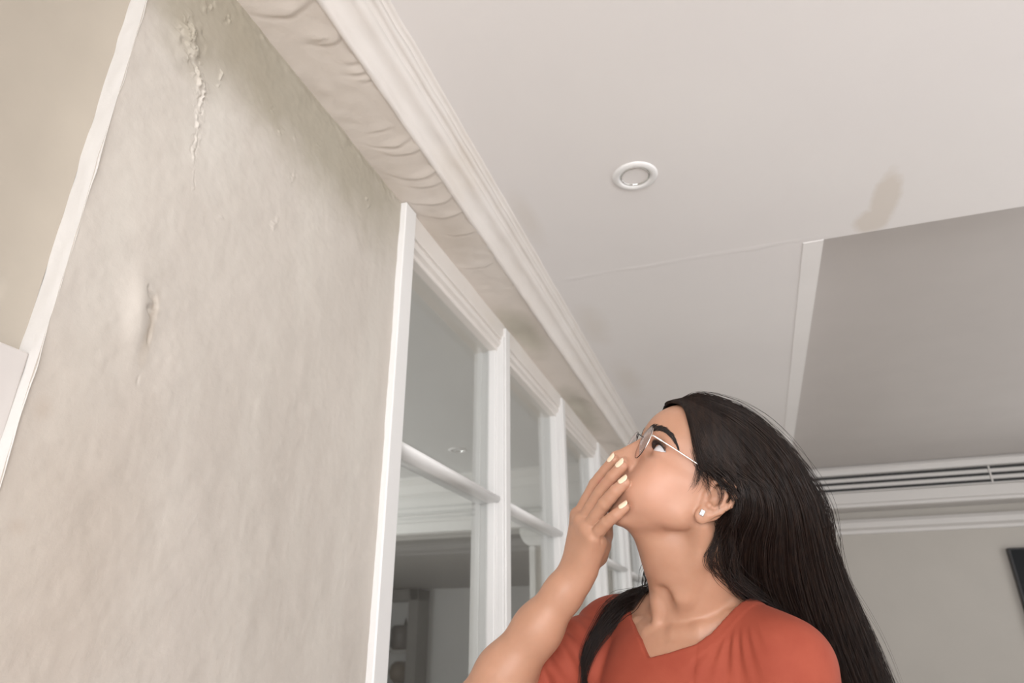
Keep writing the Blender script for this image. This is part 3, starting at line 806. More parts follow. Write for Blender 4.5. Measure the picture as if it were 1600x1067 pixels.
# ---- hand: right hand over the mouth, little finger nearest the camera
FIN = {   # knuckle, middle joint, end joint, tip : (px, py, depth), radii
    'index':  ([(905, 806, .972), (930, 757, .957), (946, 736, .9465), (959, 719, .938)], [.0105, .0092, .0084, .0074]),
    'middle': ([(911, 815, .954), (939, 769, .934), (957, 745, .924), (972, 728, .918)], [.0108, .0096, .0088, .0077]),
    'ring':   ([(919, 826, .938), (945, 787, .917), (962, 767, .910), (976, 754, .906)], [.0105, .0094, .0086, .0075]),
    'little': ([(927, 840, .926), (948, 816, .909), (963, 804, .9015), (976, 793, .898)], [.0095, .0083, .0077, .0067]),
}
def build_arm(B):
    SH = RS - UP * 0.01
    B.chain([SH, SH * .45 + ELB_R * .55 + UP * .002, ELB_R], [0.044, 0.041, 0.036], 0.02)
    d = WR - ELB_R; side = np.cross(d / np.linalg.norm(d), UP); side /= np.linalg.norm(side)
    B.chain([ELB_R, ELB_R + d * 0.28, ELB_R + d * 0.62, ELB_R + d * 0.88, WR], [0.037, 0.0385, 0.0315, 0.0245, 0.0235], 0.02)
    # palm
    kn = {n: at(*v[0][0]) for n, v in FIN.items()}
    for n, r0, r1 in (('index', .0165, .0125), ('middle', .017, .0125), ('ring', .0165, .0122), ('little', .0165, .0118)):
        off = {'index': -0.010, 'middle': -0.004, 'ring': 0.003, 'little': 0.010}[n]
        w = WR + (kn['little'] - kn['index']) / np.linalg.norm(kn['little'] - kn['index']) * off
        B.cap(w, kn[n], r0, r1, 0.012)
    a, b = kn['index'], kn['middle']
    for p, q in (('index', 'middle'), ('middle', 'ring'), ('ring', 'little')): B.cap(kn[p], kn[q], .0108, .0102, .008)
    for n, (pts, rs) in FIN.items():
        P = [at(*p) for p in pts]
        m0 = (P[0] + P[1]) / 2; m1 = (P[1] + P[2]) / 2
        B.chain([P[0], m0, P[1], m1, P[2], P[3]], [rs[0], rs[0] * .5 + rs[1] * .5 - .0002, rs[1], rs[1] * .5 + rs[2] * .5, rs[2], rs[3]], 0.0016)
        B.ell(P[0] + (P[0] - WR) * 0.0, (rs[0] * 1.0,) * 3, None, 0.004)
    for q in ((941, 838), (938, 852), (937, 868), (932, 884)):      # crease at the outer edge of the palm
        dd = np.linspace(.88, .99, 500); PP = np.array([at(*q, t_) for t_ in dd]); ss = B.sample(PP)
        if (ss < 0).any():
            hit_ = PP[np.argmax(ss < 0)]
            if q != (941, 838): B.cap(last_, hit_, 0.0012, 0.0012, 0.003, 's')
            last_ = hit_
    # thumb folded along the far side under the jaw
    T = [at(905, 893, .972), at(931, 866, .985), at(944, 836, .985), at(950, 812, .980)]
    B.chain(T, [.0155, .0135, .0105, .0085], 0.010)
    B.cap(T[1], at(938, 850, .955), .014, .012, 0.012)
    B.cap(at(915, 893, .962), at(940, 850, .968), .0145, .012, 0.012)
    B.cap(at(919, 890, .945), at(936, 848, .935), .0125, .0105, 0.012)

xs = axis(-0.50, 0.20, -0.305, 0.06, 0.0015, 0.004)
ys_ = axis(0.80, 1.26, 0.855, 1.10, 0.0015, 0.004)
zs_ = axis(0.66, 1.62, 1.23, 1.60, 0.0015, 0.004)
B = Field(xs, ys_, zs_)
build_torso(B)
build_neck(B)
build_head(B)
build_arm(B)
# left arm hanging, with its hand
B.chain([LS - UP * .02, LE, LE + (LW - LE) * .3, LW], [0.043, 0.036, 0.035, 0.0235], 0.02)
dL = (LW - LE) / np.linalg.norm(LW - LE)
for j, off in enumerate((-0.026, -0.009, 0.009, 0.026)):
    k0 = LW + dL * 0.075 + TF * off
    B.cap(LW + TF * off * .4, k0, 0.016, 0.011, 0.012)
    ln = (0.062, 0.072, 0.068, 0.052)[j]
    B.chain([k0, k0 + dL * ln * .55 + TL * -0.004, k0 + dL * ln + TL * -0.014], [0.0092, 0.0082, 0.0068], 0.004)
B.chain([LW + dL * 0.02 + TF * .012, LW + dL * 0.055 + TF * .045, LW + dL * 0.085 + TF * .052], [.014, .0105, .008], 0.008)
V, F = B.mesh()

k = NT('skin', 0.46, spec=0.4)
f = k.ramp(k.noise(18, 5, 0.6), 0.3, 0.7)
col = k.mix(f, (0.40, 0.212, 0.134), (0.46, 0.250, 0.164))
lip = k.spot(tuple(hd(98, 0, -45)), (0.022, 0.022, 0.012), 0.2)
col = k.mix(k.math('MULTIPLY', lip, 0.6), col, (0.55, 0.20, 0.16))
chk_lit = k.spot(tuple(hd(56, 46, -22)), (0.042, 0.042, 0.042), 0.75)  # near cheek only: blush plus lit highlight put into the skin colour
col = k.mix(k.math('MULTIPLY', chk_lit, 0.5), col, (0.60, 0.315, 0.225))
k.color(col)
k.b.inputs['Subsurface Weight'].default_value = 0.25
k.b.inputs['Subsurface Radius'].default_value = (0.012, 0.005, 0.003)
k.b.inputs['Subsurface Scale'].default_value = 0.6
k.bump(k.noise(420, 3), 0.06, 0.0006)
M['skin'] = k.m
person = empty('person', (TM[0], TM[1], 0.0))
tag(person, 'woman in a rust red blouse looking up with a hand over her mouth', 'person')
def wchild(o, par=None):
    o.parent = par or person
    o.matrix_parent_inverse = Matrix.Translation(-Vector((par or person).location))
    return o
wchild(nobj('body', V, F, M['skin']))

# ---- blouse
BL = Field(axis(-0.50, 0.22, -0.36, 0.10, 0.0025, 0.004), axis(0.76, 1.32, 0.80, 1.2, 0.0025, 0.004), axis(0.70, 1.36, 1.0, 1.36, 0.0025, 0.004))
build_torso(BL, 0.0055, k=0.036)
SHR = RS - UP * 0.01
SLV = SHR + (ELB_R - SHR) * 0.64
BL.chain([SHR, SHR * .6 + SLV * .4, SLV], [0.052, 0.054, 0.055], 0.02)
LSV = LS - UP * .02 + (LE - LS) * 0.72
BL.chain([LS - UP * .008, (LS + LSV) / 2, LSV], [0.051, 0.056, 0.052], 0.02)
BL.ell(tp(0, 0.0, -0.42), (0.165, 0.115, 0.13), TA, 0.04)
xb, yb, zb = BL.ax
Xb, Yb, Zb = xb[:, None, None], yb[None, :, None], zb[None, None, :]
lb = (Xb - TM[0]) * TL[0] + (Yb - TM[1]) * TL[1] + 0 * Zb
fb = (Xb - TM[0]) * TF[0] + (Yb - TM[1]) * TF[1] + 0 * Zb
ub = Zb - TM[2] + 0 * Xb + 0 * Yb
# neckline: polygon in the front view of the torso, deeper in front than behind
def tloc(P): q = P - TM; return q @ TL, q @ TF, q[2]
NECK = 'NECKPOLY'
def poly_sd(px_, py_, poly):
    d = np.full(np.broadcast(px_, py_).shape, 1e9, np.float32); s_ = np.ones(d.shape, np.float32)
    n = len(poly)
    for i in range(n):
        a = np.array(poly[i]); b = np.array(poly[i - 1]); e = b - a
        wx, wy = px_ - a[0], py_ - a[1]
        t = np.clip((wx * e[0] + wy * e[1]) / (e @ e), 0, 1)
        d = np.minimum(d, (wx - t * e[0]) ** 2 + (wy - t * e[1]) ** 2)
        c1 = py_ >= a[1]; c2 = py_ < b[1]; c3 = e[0] * wy > e[1] * wx
        s_ = np.where((c1 & c2 & c3) | (~c1 & ~c2 & ~c3), -s_, s_)
    return s_ * np.sqrt(d)
NP_F = [(-0.085, 0.15), (-0.080, 0.040), (-0.054, 0.018), (-0.028, -0.004), (-0.009, -0.027), (0.020, -0.021), (0.054, -0.011), (0.072, 0.003), (0.088, 0.023), (0.104, 0.046), (0.104, 0.15)]
sdn = poly_sd(lb, ub, NP_F)
sdn = np.maximum(sdn, -(fb + 0.015))
sdb = np.maximum(poly_sd(lb, ub, [(-0.075, 0.15), (-0.07, 0.028), (0, 0.0), (0.095, 0.040), (0.1, 0.15)]), fb + 0.0)
# cloth folds: gathers below the yoke, sleeve folds, soft chest folds
def unitdot(v): return (Xb - TM[0]) * v[0] + (Yb - TM[1]) * v[1] + (Zb - TM[2]) * v[2]
rl = np.sqrt((lb - 0.10) ** 2 + (ub - 0.06) ** 2)
angl = np.arctan2(ub - 0.06, lb - 0.10)
fold = 0.0016 * np.sin(angl * 34 + 14 * rl) * np.clip((rl - 0.05) / 0.02, 0, 1) * np.clip((0.135 - rl) / 0.06, 0, 1) * np.clip((lb - 0.03) / 0.02, 0, 1) * np.clip((0.15 - lb) / 0.03, 0, 1) * (fb > 0)
aR = (ELB_R - SHR) / np.linalg.norm(ELB_R - SHR)
sR = (Xb - SHR[0]) * aR[0] + (Yb - SHR[1]) * aR[1] + (Zb - SHR[2]) * aR[2]
inR = np.clip((sR - 0.02) / 0.04, 0, 1) * np.clip((-lb - 0.10) / 0.05, 0, 1)
fold = fold + inR * (0.0030 * np.sin(sR * 150 + 30 * ub + 18 * fb) + 0.0018 * np.sin(sR * 260 - 40 * ub))
inL = np.clip((lb - 0.12) / 0.05, 0, 1)
fold = fold + inL * (0.0010 * np.sin(80 * lb + 35 * ub + 1.0) + 0.0010 * np.sin(60 * ub - 50 * fb))
fold = fold + 0.0015 * np.sin(46 * lb + 25 * ub) * np.clip((-ub - 0.06) / 0.06, 0, 1)
nk = np.minimum(sdn, sdb)
fold = fold * np.clip((nk - 0.014) / 0.012, 0, 1)
# hemmed neckline band with a stitched seam below it, and the seam where the sleeve yoke starts
band = 0.0010 * np.clip((0.016 - nk) / 0.002, 0, 1) * (ub > -0.2) * ((lb > 0.054) | (fb < 0))
seam = 0.0016 * np.exp(-((lb - 0.056 - 0.05 * (ub + 0.02)) / 0.0022) ** 2) * (ub < -0.012) * (ub > -0.09) * (fb > 0)
BL.f = (BL.f + fold - band + seam).astype(np.float32)
BL.f = np.maximum(BL.f, -np.minimum(sdn, sdb)).astype(np.float32)
Vb, Fb = BL.mesh()
k = NT('rust_crepe', 0.75, spec=0.2)
k.color(k.mix(k.ramp(k.noise(30, 4), 0.3, 0.7), (0.275, 0.054, 0.031), (0.31, 0.066, 0.038)))
k.b.inputs['Sheen Weight'].default_value = 0.04; k.b.inputs['Sheen Tint'].default_value = (1, 0.6, 0.5, 1)
k.bump(k.noise(600, 2), 0.12, 0.0008)
M['blouse'] = k.m
wchild(nobj('blouse', Vb, Fb, M['blouse']))

# ---- trousers and shoes (below the frame, so that she stands on the floor)
TR = Field(np.arange(-0.42, 0.26, 0.006), np.arange(0.75, 1.40, 0.006), np.arange(0.02, 1.02, 0.006))
TR.ell(tp(0, 0.0, -0.42), (0.160, 0.110, 0.13), TA, 0.03)
for sgn in (1, -1):
    hp = tp(sgn * 0.08, 0, -0.50); kn_ = tp(sgn * 0.09, 0.01, -0.80); an = tp(sgn * 0.095, -0.01, -1.19)
    TR.chain([hp, kn_, an], [0.085, 0.062, 0.055], 0.03)
Vt, Ft = TR.mesh()
wchild(nobj('trousers', Vt, Ft, NT('dark_denim', 0.8, (0.03, 0.035, 0.05)).m))
for sgn in (1, -1):
    SF = Field(np.arange(-0.42, 0.26, 0.005), np.arange(0.70, 1.40, 0.005), np.arange(-0.01, 0.14, 0.005))
    a = tp(sgn * 0.095, -0.03, 0); a[2] = 0.036; b = tp(sgn * 0.11, 0.14, 0); b[2] = 0.030
    SF.cap(a, b, 0.036, 0.030, 0.01); SF.cap(a, a + UP * 0.06, 0.034, 0.038, 0.01)
    Vs, Fs_ = SF.mesh(); Vs[:, 2] = np.maximum(Vs[:, 2], 0.001)
    wchild(nobj('shoe', Vs, Fs_, NT('white_shoe', 0.5, (0.7, 0.68, 0.65)).m))

# ---- strands: tapered three-sided tubes built in one mesh
def tubes(P, r0, taper=0.25, sides=3):
    """P (n,m,3) polylines, r0 (n,) radii"""
    n, m_, _ = P.shape
    T = np.gradient(P, axis=1); T /= np.linalg.norm(T, axis=2, keepdims=True) + 1e-9
    ref = np.array([0.31, 0.77, 0.55]); N1 = np.cross(T, ref); N1 /= np.linalg.norm(N1, axis=2, keepdims=True) + 1e-9
    N2 = np.cross(T, N1)
    t = np.linspace(0, 1, m_); prof = np.minimum(1, 0.5 + t * 6) * (1 - (1 - taper) * np.clip((t - 0.6) / 0.4, 0, 1))
    R_ = r0[:, None] * prof[None]
    ang = np.arange(sides) * 2 * np.pi / sides
    V = P[:, :, None, :] + R_[:, :, None, None] * (np.cos(ang)[None, None, :, None] * N1[:, :, None, :] + np.sin(ang)[None, None, :, None] * N2[:, :, None, :])
    idx = np.arange(n * m_ * sides).reshape(n, m_, sides)
    F = []
    for s_ in range(sides):
        q = (s_ + 1) % sides
        F.append(np.stack([idx[:, :-1, s_], idx[:, :-1, q], idx[:, 1:, q], idx[:, 1:, s_]], -1).reshape(-1, 4))
    return V.reshape(-1, 3), np.concatenate(F)

def resample(P, m_):
    P = np.asarray(P, float); n = len(P); t = np.linspace(0, n - 1, m_)
    # Catmull-Rom
    i = np.clip(np.floor(t).astype(int), 0, n - 2); f = (t - i)[:, None]
    g = lambda j: P[np.clip(j, 0, n - 1)]
    p0, p1, p2, p3 = g(i - 1), g(i), g(i + 1), g(i + 2)
    return 0.5 * ((2 * p1) + (-p0 + p2) * f + (2 * p0 - 5 * p1 + 4 * p2 - p3) * f ** 2 + (-p0 + 3 * p1 - 3 * p2 + p3) * f ** 3)

def push(P, dist, it=3, cloth=True):
    """move points out of the body and the blouse"""
    sh = P.shape; Q = P.reshape(-1, 3).copy(); d_ = np.broadcast_to(np.asarray(dist, float), sh[:-1]).reshape(-1)
    for _ in range(it):
        for FD in ((B, BL) if cloth else (B,)):
            lo = np.array([a[1] for a in FD.ax]); hi = np.array([a[-2] for a in FD.ax])
            ok = ((Q > lo) & (Q < hi)).all(1)
            v = np.full(len(Q), 1.0); v[ok] = FD.sample(Q[ok])
            mv = ok & (v < d_)
            if not mv.any(): continue
            e = 0.002; G = np.stack([FD.sample(Q[mv] + np.eye(3)[i] * e) - FD.sample(Q[mv] - np.eye(3)[i] * e) for i in range(3)], -1)
            nrm = np.linalg.norm(G, axis=1, keepdims=True); G = G / np.maximum(nrm, 1e-6)
            Q[mv] += G * np.minimum(d_[mv] - v[mv], 0.03)[:, None]
    return Q.reshape(sh)

k = NT('dark_brown_hair', 0.42, (0.016, 0.0085, 0.006), spec=0.30)
k.color(k.mix(k.ramp(k.noise(1.0, 3, 0.6, mscale=(260, 60, 40)), 0.4, 0.7), (0.010, 0.0056, 0.0044), (0.024, 0.013, 0.009)))
M['hair'] = k.m
rng = np.random.default_rng(11)
MT = 40
# guide curves: near edge beside the face, back outline
outer = [hd(84, -4, 92), at(1083, 621, .965), at(1131, 634, .965), at(1175, 660, .962), at(1217, 698, .960), at(1246, 738, .962), at(1270, 790, .968), at(1284, 838, .975), at(1302, 890, .985), at(1326, 946, .99), at(1350, 1003, .99), at(1374, 1066, .985), at(1395, 1130, .975)]
near = [hd(80, 12, 91), hd(70, 32, 88), hd(58, 54, 68), hd(44, 67, 44), hd(26, 71, 26), hd(8, 74, 24), hd(-14, 80, 30), hd(-34, 78, 10), at(1128, 830, .900), at(1122, 885, .925), at(1158, 950, .955), at(1200, 1020, .965), at(1240, 1090, .955)]
far = [hd(80, -14, 91), hd(70, -32, 88), hd(58, -54, 68), hd(44, -67, 44), hd(26, -71, 26), hd(8, -74, 24), hd(-14, -78, 24), hd(-34, -76, 4), hd(-62, -66, -20), at(1120, 885, 1.05), at(1170, 950, 1.07), at(1215, 1020, 1.07), at(1260, 1090, 1.05)]
GO, GN, GF = resample(outer, MT), resample(near, MT), resample(far, MT)
def smooth_(G, n=12):
    for _ in range(n):
        G = np.concatenate([G[:1], (G[:-2] + 2 * G[1:-1] + G[2:]) / 4, G[-1:]])
    return G
GNS = smooth_(GN, 40); GFS = smooth_(GF, 20)
def section(th, s_, p=0.80):
    """th (n,) angle over the section 0 near .. pi far, s_ (n,) or (n,MT) scale about the middle"""
    c = np.cos(th)[:, None, None]; s0 = np.sin(th)[:, None, None]
    c = np.sign(c) * np.abs(c) ** p; s0 = np.abs(s0) ** p
    C = ((GN + GF) / 2)[None]
    s_ = np.broadcast_to(np.asarray(s_, float).reshape(-1, 1) if np.ndim(s_) < 2 else s_, (len(th), MT))[:, :, None]
    return C + s_ * ((GN[None] - C) * c + (GO[None] - C) * s0)
# opaque under-layer
th = np.linspace(0.0, np.pi, 60)
t01 = np.linspace(0, 1, MT)
PU = section(th, np.ones(60)[:, None] * (0.94 - 0.10 * t01 ** 2)[None])
PU = push(PU, 0.0035, 4)
idx = np.arange(60 * MT).reshape(60, MT)
VU = [PU.reshape(-1, 3)]; FU = [np.stack([idx[:-1, :-1], idx[1:, :-1], idx[1:, 1:], idx[:-1, 1:]], -1).reshape(-1, 4)]
NS = 9000
th = np.concatenate([rng.random(6200) ** 1.15 * (np.pi * 0.56), np.pi * 0.5 + rng.random(NS - 6200) * np.pi * 0.5])
clump = np.floor(th / np.pi * 95).astype(int)
cl_r = rng.random((200, 6))
lay = 1.0 - 0.06 * rng.random(NS) ** 1.5
wob = (cl_r[clump, 0] - 0.5)[:, None] * 0.016 * np.sin(t01[None] * (3 + 4 * cl_r[clump, 1][:, None]) + 6 * cl_r[clump, 2][:, None]) * np.clip(t01 * 2 - .2, 0, 1)[None]
P = []
th_t = th[:, None] + (clump / 95 * np.pi - th)[:, None] * 0.35 * np.clip(t01 * 1.6 - .3, 0, 1)[None] + wob
cth, sth = np.cos(th_t), np.sin(th_t)
pw_ = 0.80
cth = np.sign(cth) * np.abs(cth) ** pw_; sth = np.sign(sth) * np.abs(sth) ** pw_
lay_t = lay[:, None] + (cl_r[clump, 3] - 0.5)[:, None] * 0.05 * t01[None] + (rng.random(NS) - .4)[:, None] * 0.26 * (t01[None] ** 3)
w_e = np.clip(th / 0.55, 0, 1)[:, None, None]
GN_ = GN[None] * (1 - w_e) + GNS[None] * w_e
C_ = (GN_ + GFS[None]) / 2
P = C_ + lay_t[:, :, None] * ((GN_ - C_) * cth[:, :, None] + (GO[None] - C_) * sth[:, :, None])
j1 = rng.normal(size=(NS, 3)) * 0.0022; j2 = rng.normal(size=(NS, 3)) * 0.004
P += j1[:, None, :] * np.sin(t01 * 7)[None, :, None] + j2[:, None, :] * (t01 ** 2)[None, :, None]
P = push(P, 0.0045 + 0.004 * rng.random(NS)[:, None] * np.ones(MT)[None], 3)
rad = 0.00026 + 0.00026 * rng.random(NS)
Vh, Fh = tubes(P, rad)
# fly-aways along the outline
nf = 220
C_ = ((GNS + GFS) / 2)[None]
thf = np.pi * (0.30 + 0.35 * rng.random(nf))
cth, sth = np.cos(thf), np.sin(thf)
lay_f = 1.0 + (0.02 + 0.05 * rng.random(nf))[:, None] * np.sin(t01[None] * (4 + 6 * rng.random(nf)[:, None]) + 6 * rng.random(nf)[:, None]) ** 2 + 0.20 * rng.random(nf)[:, None] ** 2 * t01[None] ** 2
Pf = C_ + lay_f[:, :, None] * ((GN[None] - C_) * cth[:, None, None] + (GO[None] - C_) * sth[:, None, None])
Pf += rng.normal(size=(nf, 3))[:, None] * 0.006 * np.sin(t01 * 5)[None, :, None]
Pf = push(Pf, 0.006, 2)
Vf, Ff = tubes(Pf, np.full(nf, 0.00022))
# locks: front wisps by the ear, loops on the neck, the tress over the far shoulder
locks = []
def lock(pts, n, spread, r=0.0004, tip=1.0, keep=0.003):
    g = resample(pts, MT)
    o = rng.normal(size=(n, 3)) * 0.5
    sp = np.interp(t01, np.linspace(0, 1, len(spread)), spread)
    ph = rng.random((n, 1)) * 6
    Q = g[None] + o[:, None, :] * sp[None, :, None] + (rng.normal(size=(n, 3)) * 0.12)[:, None, :] * (sp[None, :, None]) * np.sin(t01 * 9 + ph)[:, :, None]
    ln = 0.72 + 0.28 * rng.random(n)
    Q = np.stack([np.stack([np.interp(t01 * l_, t01, q[:, d]) for d in range(3)], -1) for q, l_ in zip(Q, ln)])
    Q = push(Q, keep, 2)
    locks.append(tubes(Q, np.full(n, r) * (0.7 + 0.6 * rng.random(n)), 0.2))
lock([hd(34, 66, 50), hd(31, 71, 32), hd(26, 72, 14), hd(23, 69, 0), hd(24, 66, -11)], 26, [.006, .008, .007, .006, .005], .00024)
lock([hd(44, 67, 40), hd(28, 73, 24), hd(15, 76, 14), hd(8, 79, 4), hd(0, 80, -6)], 22, [.008, .010, .008, .006, .005], .00024)
lock([hd(36, 70, 34), hd(14, 78, 24), hd(-4, 83, 14), hd(-11, 84, 2), hd(-15, 82, -14)], 26, [.010, .010, .007, .005, .004], .00024)
lock([hd(30, 72, 34), hd(2, 82, 28), hd(-18, 85, 22), hd(-32, 84, 8), hd(-40, 78, -20)], 90, [.010, .012, .009, .008, .010], .00035)
lock([hd(-32, 76, -6), at(1122, 830, .890), at(1108, 850, .893), at(1104, 872, .893), at(1120, 892, .895), at(1165, 924, .905)], 50, [.010, .012, .008, .007, .008, .012], .00032)
lock([hd(-34, 74, -10), at(1134, 830, .90), at(1128, 868, .905), at(1142, 902, .91), at(1178, 932, .92), at(1235, 967, .935)], 140, [.012, .018, .016, .014, .014, .012])
lock([hd(-20, -58, -20), at(1034, 862, 1.02), at(1012, 890, 1.02), at(1006, 920, 1.02), at(1002, 945, 1.02)], 40, [.010, .010, .009, .008, .010], .00032)
lock([hd(-40, -58, -40), at(1060, 890, 1.05), at(1035, 925, 1.045), at(1000, 940, 1.03), at(968, 952, 1.01), at(938, 985, .99), at(917, 1025, .975), at(907, 1070, .965), at(910, 1110, .965)], 420, [.012, .015, .015, .016, .015, .010, .008, .006, .006], .00042, keep=0.004)
lock([hd(-40, -58, -40), at(1060, 895, 1.05), at(1030, 930, 1.04), at(985, 935, 1.03), at(958, 942, 1.015), at(945, 970, 1.0), at(945, 995, .99)], 70, [.012, .014, .014, .012, .012, .012, .012], .00036, keep=0.004)
allV, allF, off = [], [], 0
for Vx, Fx in [(VU[0], FU[0]), (Vh, Fh), (Vf, Ff)] + locks:
    allV.append(Vx); allF.append(Fx + off); off += len(Vx)
wchild(nobj('hair', np.concatenate(allV), np.concatenate(allF), M['hair']))

# ---- eyes, lashes, brows
k = NT('eye_white', 0.25, (0.60, 0.585, 0.59)); M['eye'] = k.m
M['iris'] = NT('dark_brown_iris', 0.25, (0.030, 0.014, 0.007)).m
M['lash'] = NT('lash_hair', 0.5, (0.012, 0.008, 0.007)).m
for sgn in (1, -1):
    c = hd(68.5, sgn * 33, 21)
    bm = bmesh.new(); bmesh.ops.create_uvsphere(bm, u_segments=32, v_segments=20, radius=0.0128)
    for v in bm.verts: v.co += Vector(c)
    eye = wchild(bobj('eye', bm, M['eye'], None, True))
    g = HM @ np.array([0.97, sgn * 0.02 + 0.0, 0.16]); g /= np.linalg.norm(g)
    u = np.cross(g, [0.2, 0.3, 0.9]); u /= np.linalg.norm(u); w = np.cross(g, u)
    bm = bmesh.new(); rings = []
    for r, h in ((0.0059, 0.01125), (0.0050, 0.01195), (0.0035, 0.0127), (0.0016, 0.0131), (0.00005, 0.0132)):
        rings.append([bm.verts.new(c + g * h + u * r * math.cos(a) + w * r * math.sin(a)) for a in np.linspace(0, 2 * math.pi, 28, endpoint=False)])
    for A_, B_ in zip(rings, rings[1:]):
        for i in range(28): bm.faces.new((A_[i], A_[(i + 1) % 28], B_[(i + 1) % 28], B_[i]))
    ir = bobj('iris', bm, M['iris'], None, True); ir.parent = eye; ir.matrix_parent_inverse = Matrix.Translation(-Vector(person.location))
    # lashes on the upper rim
    S = []
    for a in np.linspace(-0.75, 1.35, 60):
        l_ = 0.0145 * (a - .36) / 1.05
        lid = c + HM @ (np.array([math.cos(a), sgn * math.sin(a), 0]) * 0.0139) + HM[:, 2] * (0.0060 * max(0.0, 1 - (l_ / 0.0147) ** 2) + 0.0004)
        d = HM @ np.array([math.cos(a), sgn * math.sin(a), 0.30]); d2 = HM @ np.array([math.cos(a) * .6, sgn * math.sin(a) * .8 + sgn * .2, 0.9])
        ln = 0.0050 + 0.003 * (a + .7) / 2
        S.append([lid - d * .001, lid + d * ln * .4, lid + d * ln * .75 + d2 * ln * .15, lid + d * ln * .95 + d2 * ln * .4])
        S.append([lid - d * .001, lid + d * .0006 + HM[:, 1] * .0006 * sgn, lid + HM[:, 1] * sgn * .0014 - HM[:, 2] * .0002, lid + HM[:, 1] * sgn * .0022 - HM[:, 2] * .0006])
    Vl, Fl = tubes(np.array(S), np.full(len(S), 0.00022))
    wchild(nobj('eyelashes', Vl, Fl, M['lash']))
    S = []
    brow = resample([hd(93, sgn * 13, 43.5), hd(92, sgn * 24, 46), hd(86, sgn * 36, 48), hd(78, sgn * 45, 46), hd(69, sgn * 51, 42), hd(61, sgn * 54, 37)], 60)
    for i in range(460):
        t = rng.random(); b0 = brow[int(t * 59)]; tg = brow[min(59, int(t * 59) + 1)] - brow[max(0, int(t * 59) - 1)]; tg /= np.linalg.norm(tg)
        wdt = 0.0044 * (1 - t) ** 0.75 + 0.0005
        o = HM[:, 2] * (rng.random() - .5) * 2 * wdt
        d = tg * (0.75 + 0.2 * rng.random()) + HM[:, 2] * (0.55 - 0.9 * t + 0.25 * (rng.random() - .5)); d /= np.linalg.norm(d)
        ln = 0.0065 + 0.003 * rng.random()
        S.append([b0 + o, b0 + o + d * ln * .4, b0 + o + d * ln * .8, b0 + o + d * ln])
    S = np.array(S); Q = S.reshape(-1, 3)
    for _ in range(4):      # settle on the skin
        v = B.sample(Q); e = 0.0015
        G = np.stack([B.sample(Q + np.eye(3)[i] * e) - B.sample(Q - np.eye(3)[i] * e) for i in range(3)], -1); G /= np.linalg.norm(G, axis=1, keepdims=True) + 1e-9
        Q = Q + G * (0.0006 - v)[:, None]
    Vl, Fl = tubes(Q.reshape(S.shape), np.full(len(S), 0.00022))
    wchild(nobj('eyebrow', Vl, Fl, M['lash']))

# ---- fingernails: pale polish, following each fingertip
k = NT('pale_nail_polish', 0.22, (0.80, 0.62, 0.45)); k.b.inputs['Coat Weight'].default_value = 0.4; M['nail'] = k.m
back = R3.T @ np.array([-0.72, -0.60, -0.34])
for n, (pts, rs) in FIN.items():
    p, q = at(*pts[2]), at(*pts[3]); a = (q - p); L = np.linalg.norm(a); a /= L
    nn = back - a * (a @ back); nn /= np.linalg.norm(nn); ww = np.cross(a, nn)
    r = rs[3] * 1.0
    NU, NV = 11, 9; Vn = []
    s0, s1 = L - 0.0048, L + r + 0.0022
    for layer in (0.0007, -0.0003):
        for i in range(NU):
            u_ = i / (NU - 1); s_ = s0 + (s1 - s0) * u_
            half = 0.74 * (1 - 0.62 * max(0, (u_ - .6) / .4) ** 2.2 - 0.38 * max(0, (.3 - u_) / .3) ** 2)
            rr = r * 1.03 + (rs[2] - rs[3]) * max(0, 1 - s_ / L) * .6
            drop = 0.0016 * u_ ** 2
            for j in range(NV):
                b_ = (j / (NV - 1) * 2 - 1) * half
                Vn.append(p + a * s_ + nn * (rr * math.cos(b_) - drop + layer) + ww * (rr * math.sin(b_)))
    idx = np.arange(NU * NV).reshape(NU, NV); f0 = np.stack([idx[:-1, :-1], idx[1:, :-1], idx[1:, 1:], idx[:-1, 1:]], -1).reshape(-1, 4)
    f1 = f0[:, ::-1] + NU * NV
    ed = list(idx[0]) + list(idx[1:, -1]) + list(idx[-1, -2::-1]) + list(idx[-2:0:-1, 0])
    f2 = np.array([[ed[i], ed[(i + 1) % len(ed)], ed[(i + 1) % len(ed)] + NU * NV, ed[i] + NU * NV] for i in range(len(ed))])
    wchild(tag(nobj('fingernail', np.array(Vn), np.concatenate([f0, f1, f2]), M['nail']), 'pale cream polished fingernail'))

# ---- glasses
M['rim'] = NT('gunmetal_rim', 0.25, (0.10, 0.095, 0.10)).m; M['rim'].node_tree.nodes['Principled BSDF'].inputs['Metallic'].default_value = 0.9
M['silver'] = NT('silver_wire', 0.16, (0.86, 0.83, 0.80)).m; M['silver'].node_tree.nodes['Principled BSDF'].inputs['Metallic'].default_value = 1.0
k = NT('spectacle_lens'); t = k.t
tr = k.n('ShaderNodeBsdfTransparent'); tr.inputs[0].default_value = (0.96, 0.94, 0.94, 1)
gl = k.n('ShaderNodeBsdfGlossy'); gl.inputs['Roughness'].default_value = 0.05; gl.inputs[0].default_value = (1, 0.93, 0.93, 1)
lw = k.n('ShaderNodeLayerWeight'); lw.inputs['Blend'].default_value = 0.5
pw = k.n('ShaderNodeMath', operation='POWER'); k.l(lw.outputs['Facing'], pw.inputs[0]); pw.inputs[1].default_value = 3
ma = k.n('ShaderNodeMath', operation='MULTIPLY_ADD'); k.l(pw.outputs[0], ma.inputs[0]); ma.inputs[1].default_value = 0.75; ma.inputs[2].default_value = 0.08
mx = k.n('ShaderNodeMixShader'); k.l(ma.outputs[0], mx.inputs[0]); k.l(tr.outputs[0], mx.inputs[1]); k.l(gl.outputs[0], mx.inputs[2]); k.l(mx.outputs[0], t.nodes['Material Output'].inputs[0])
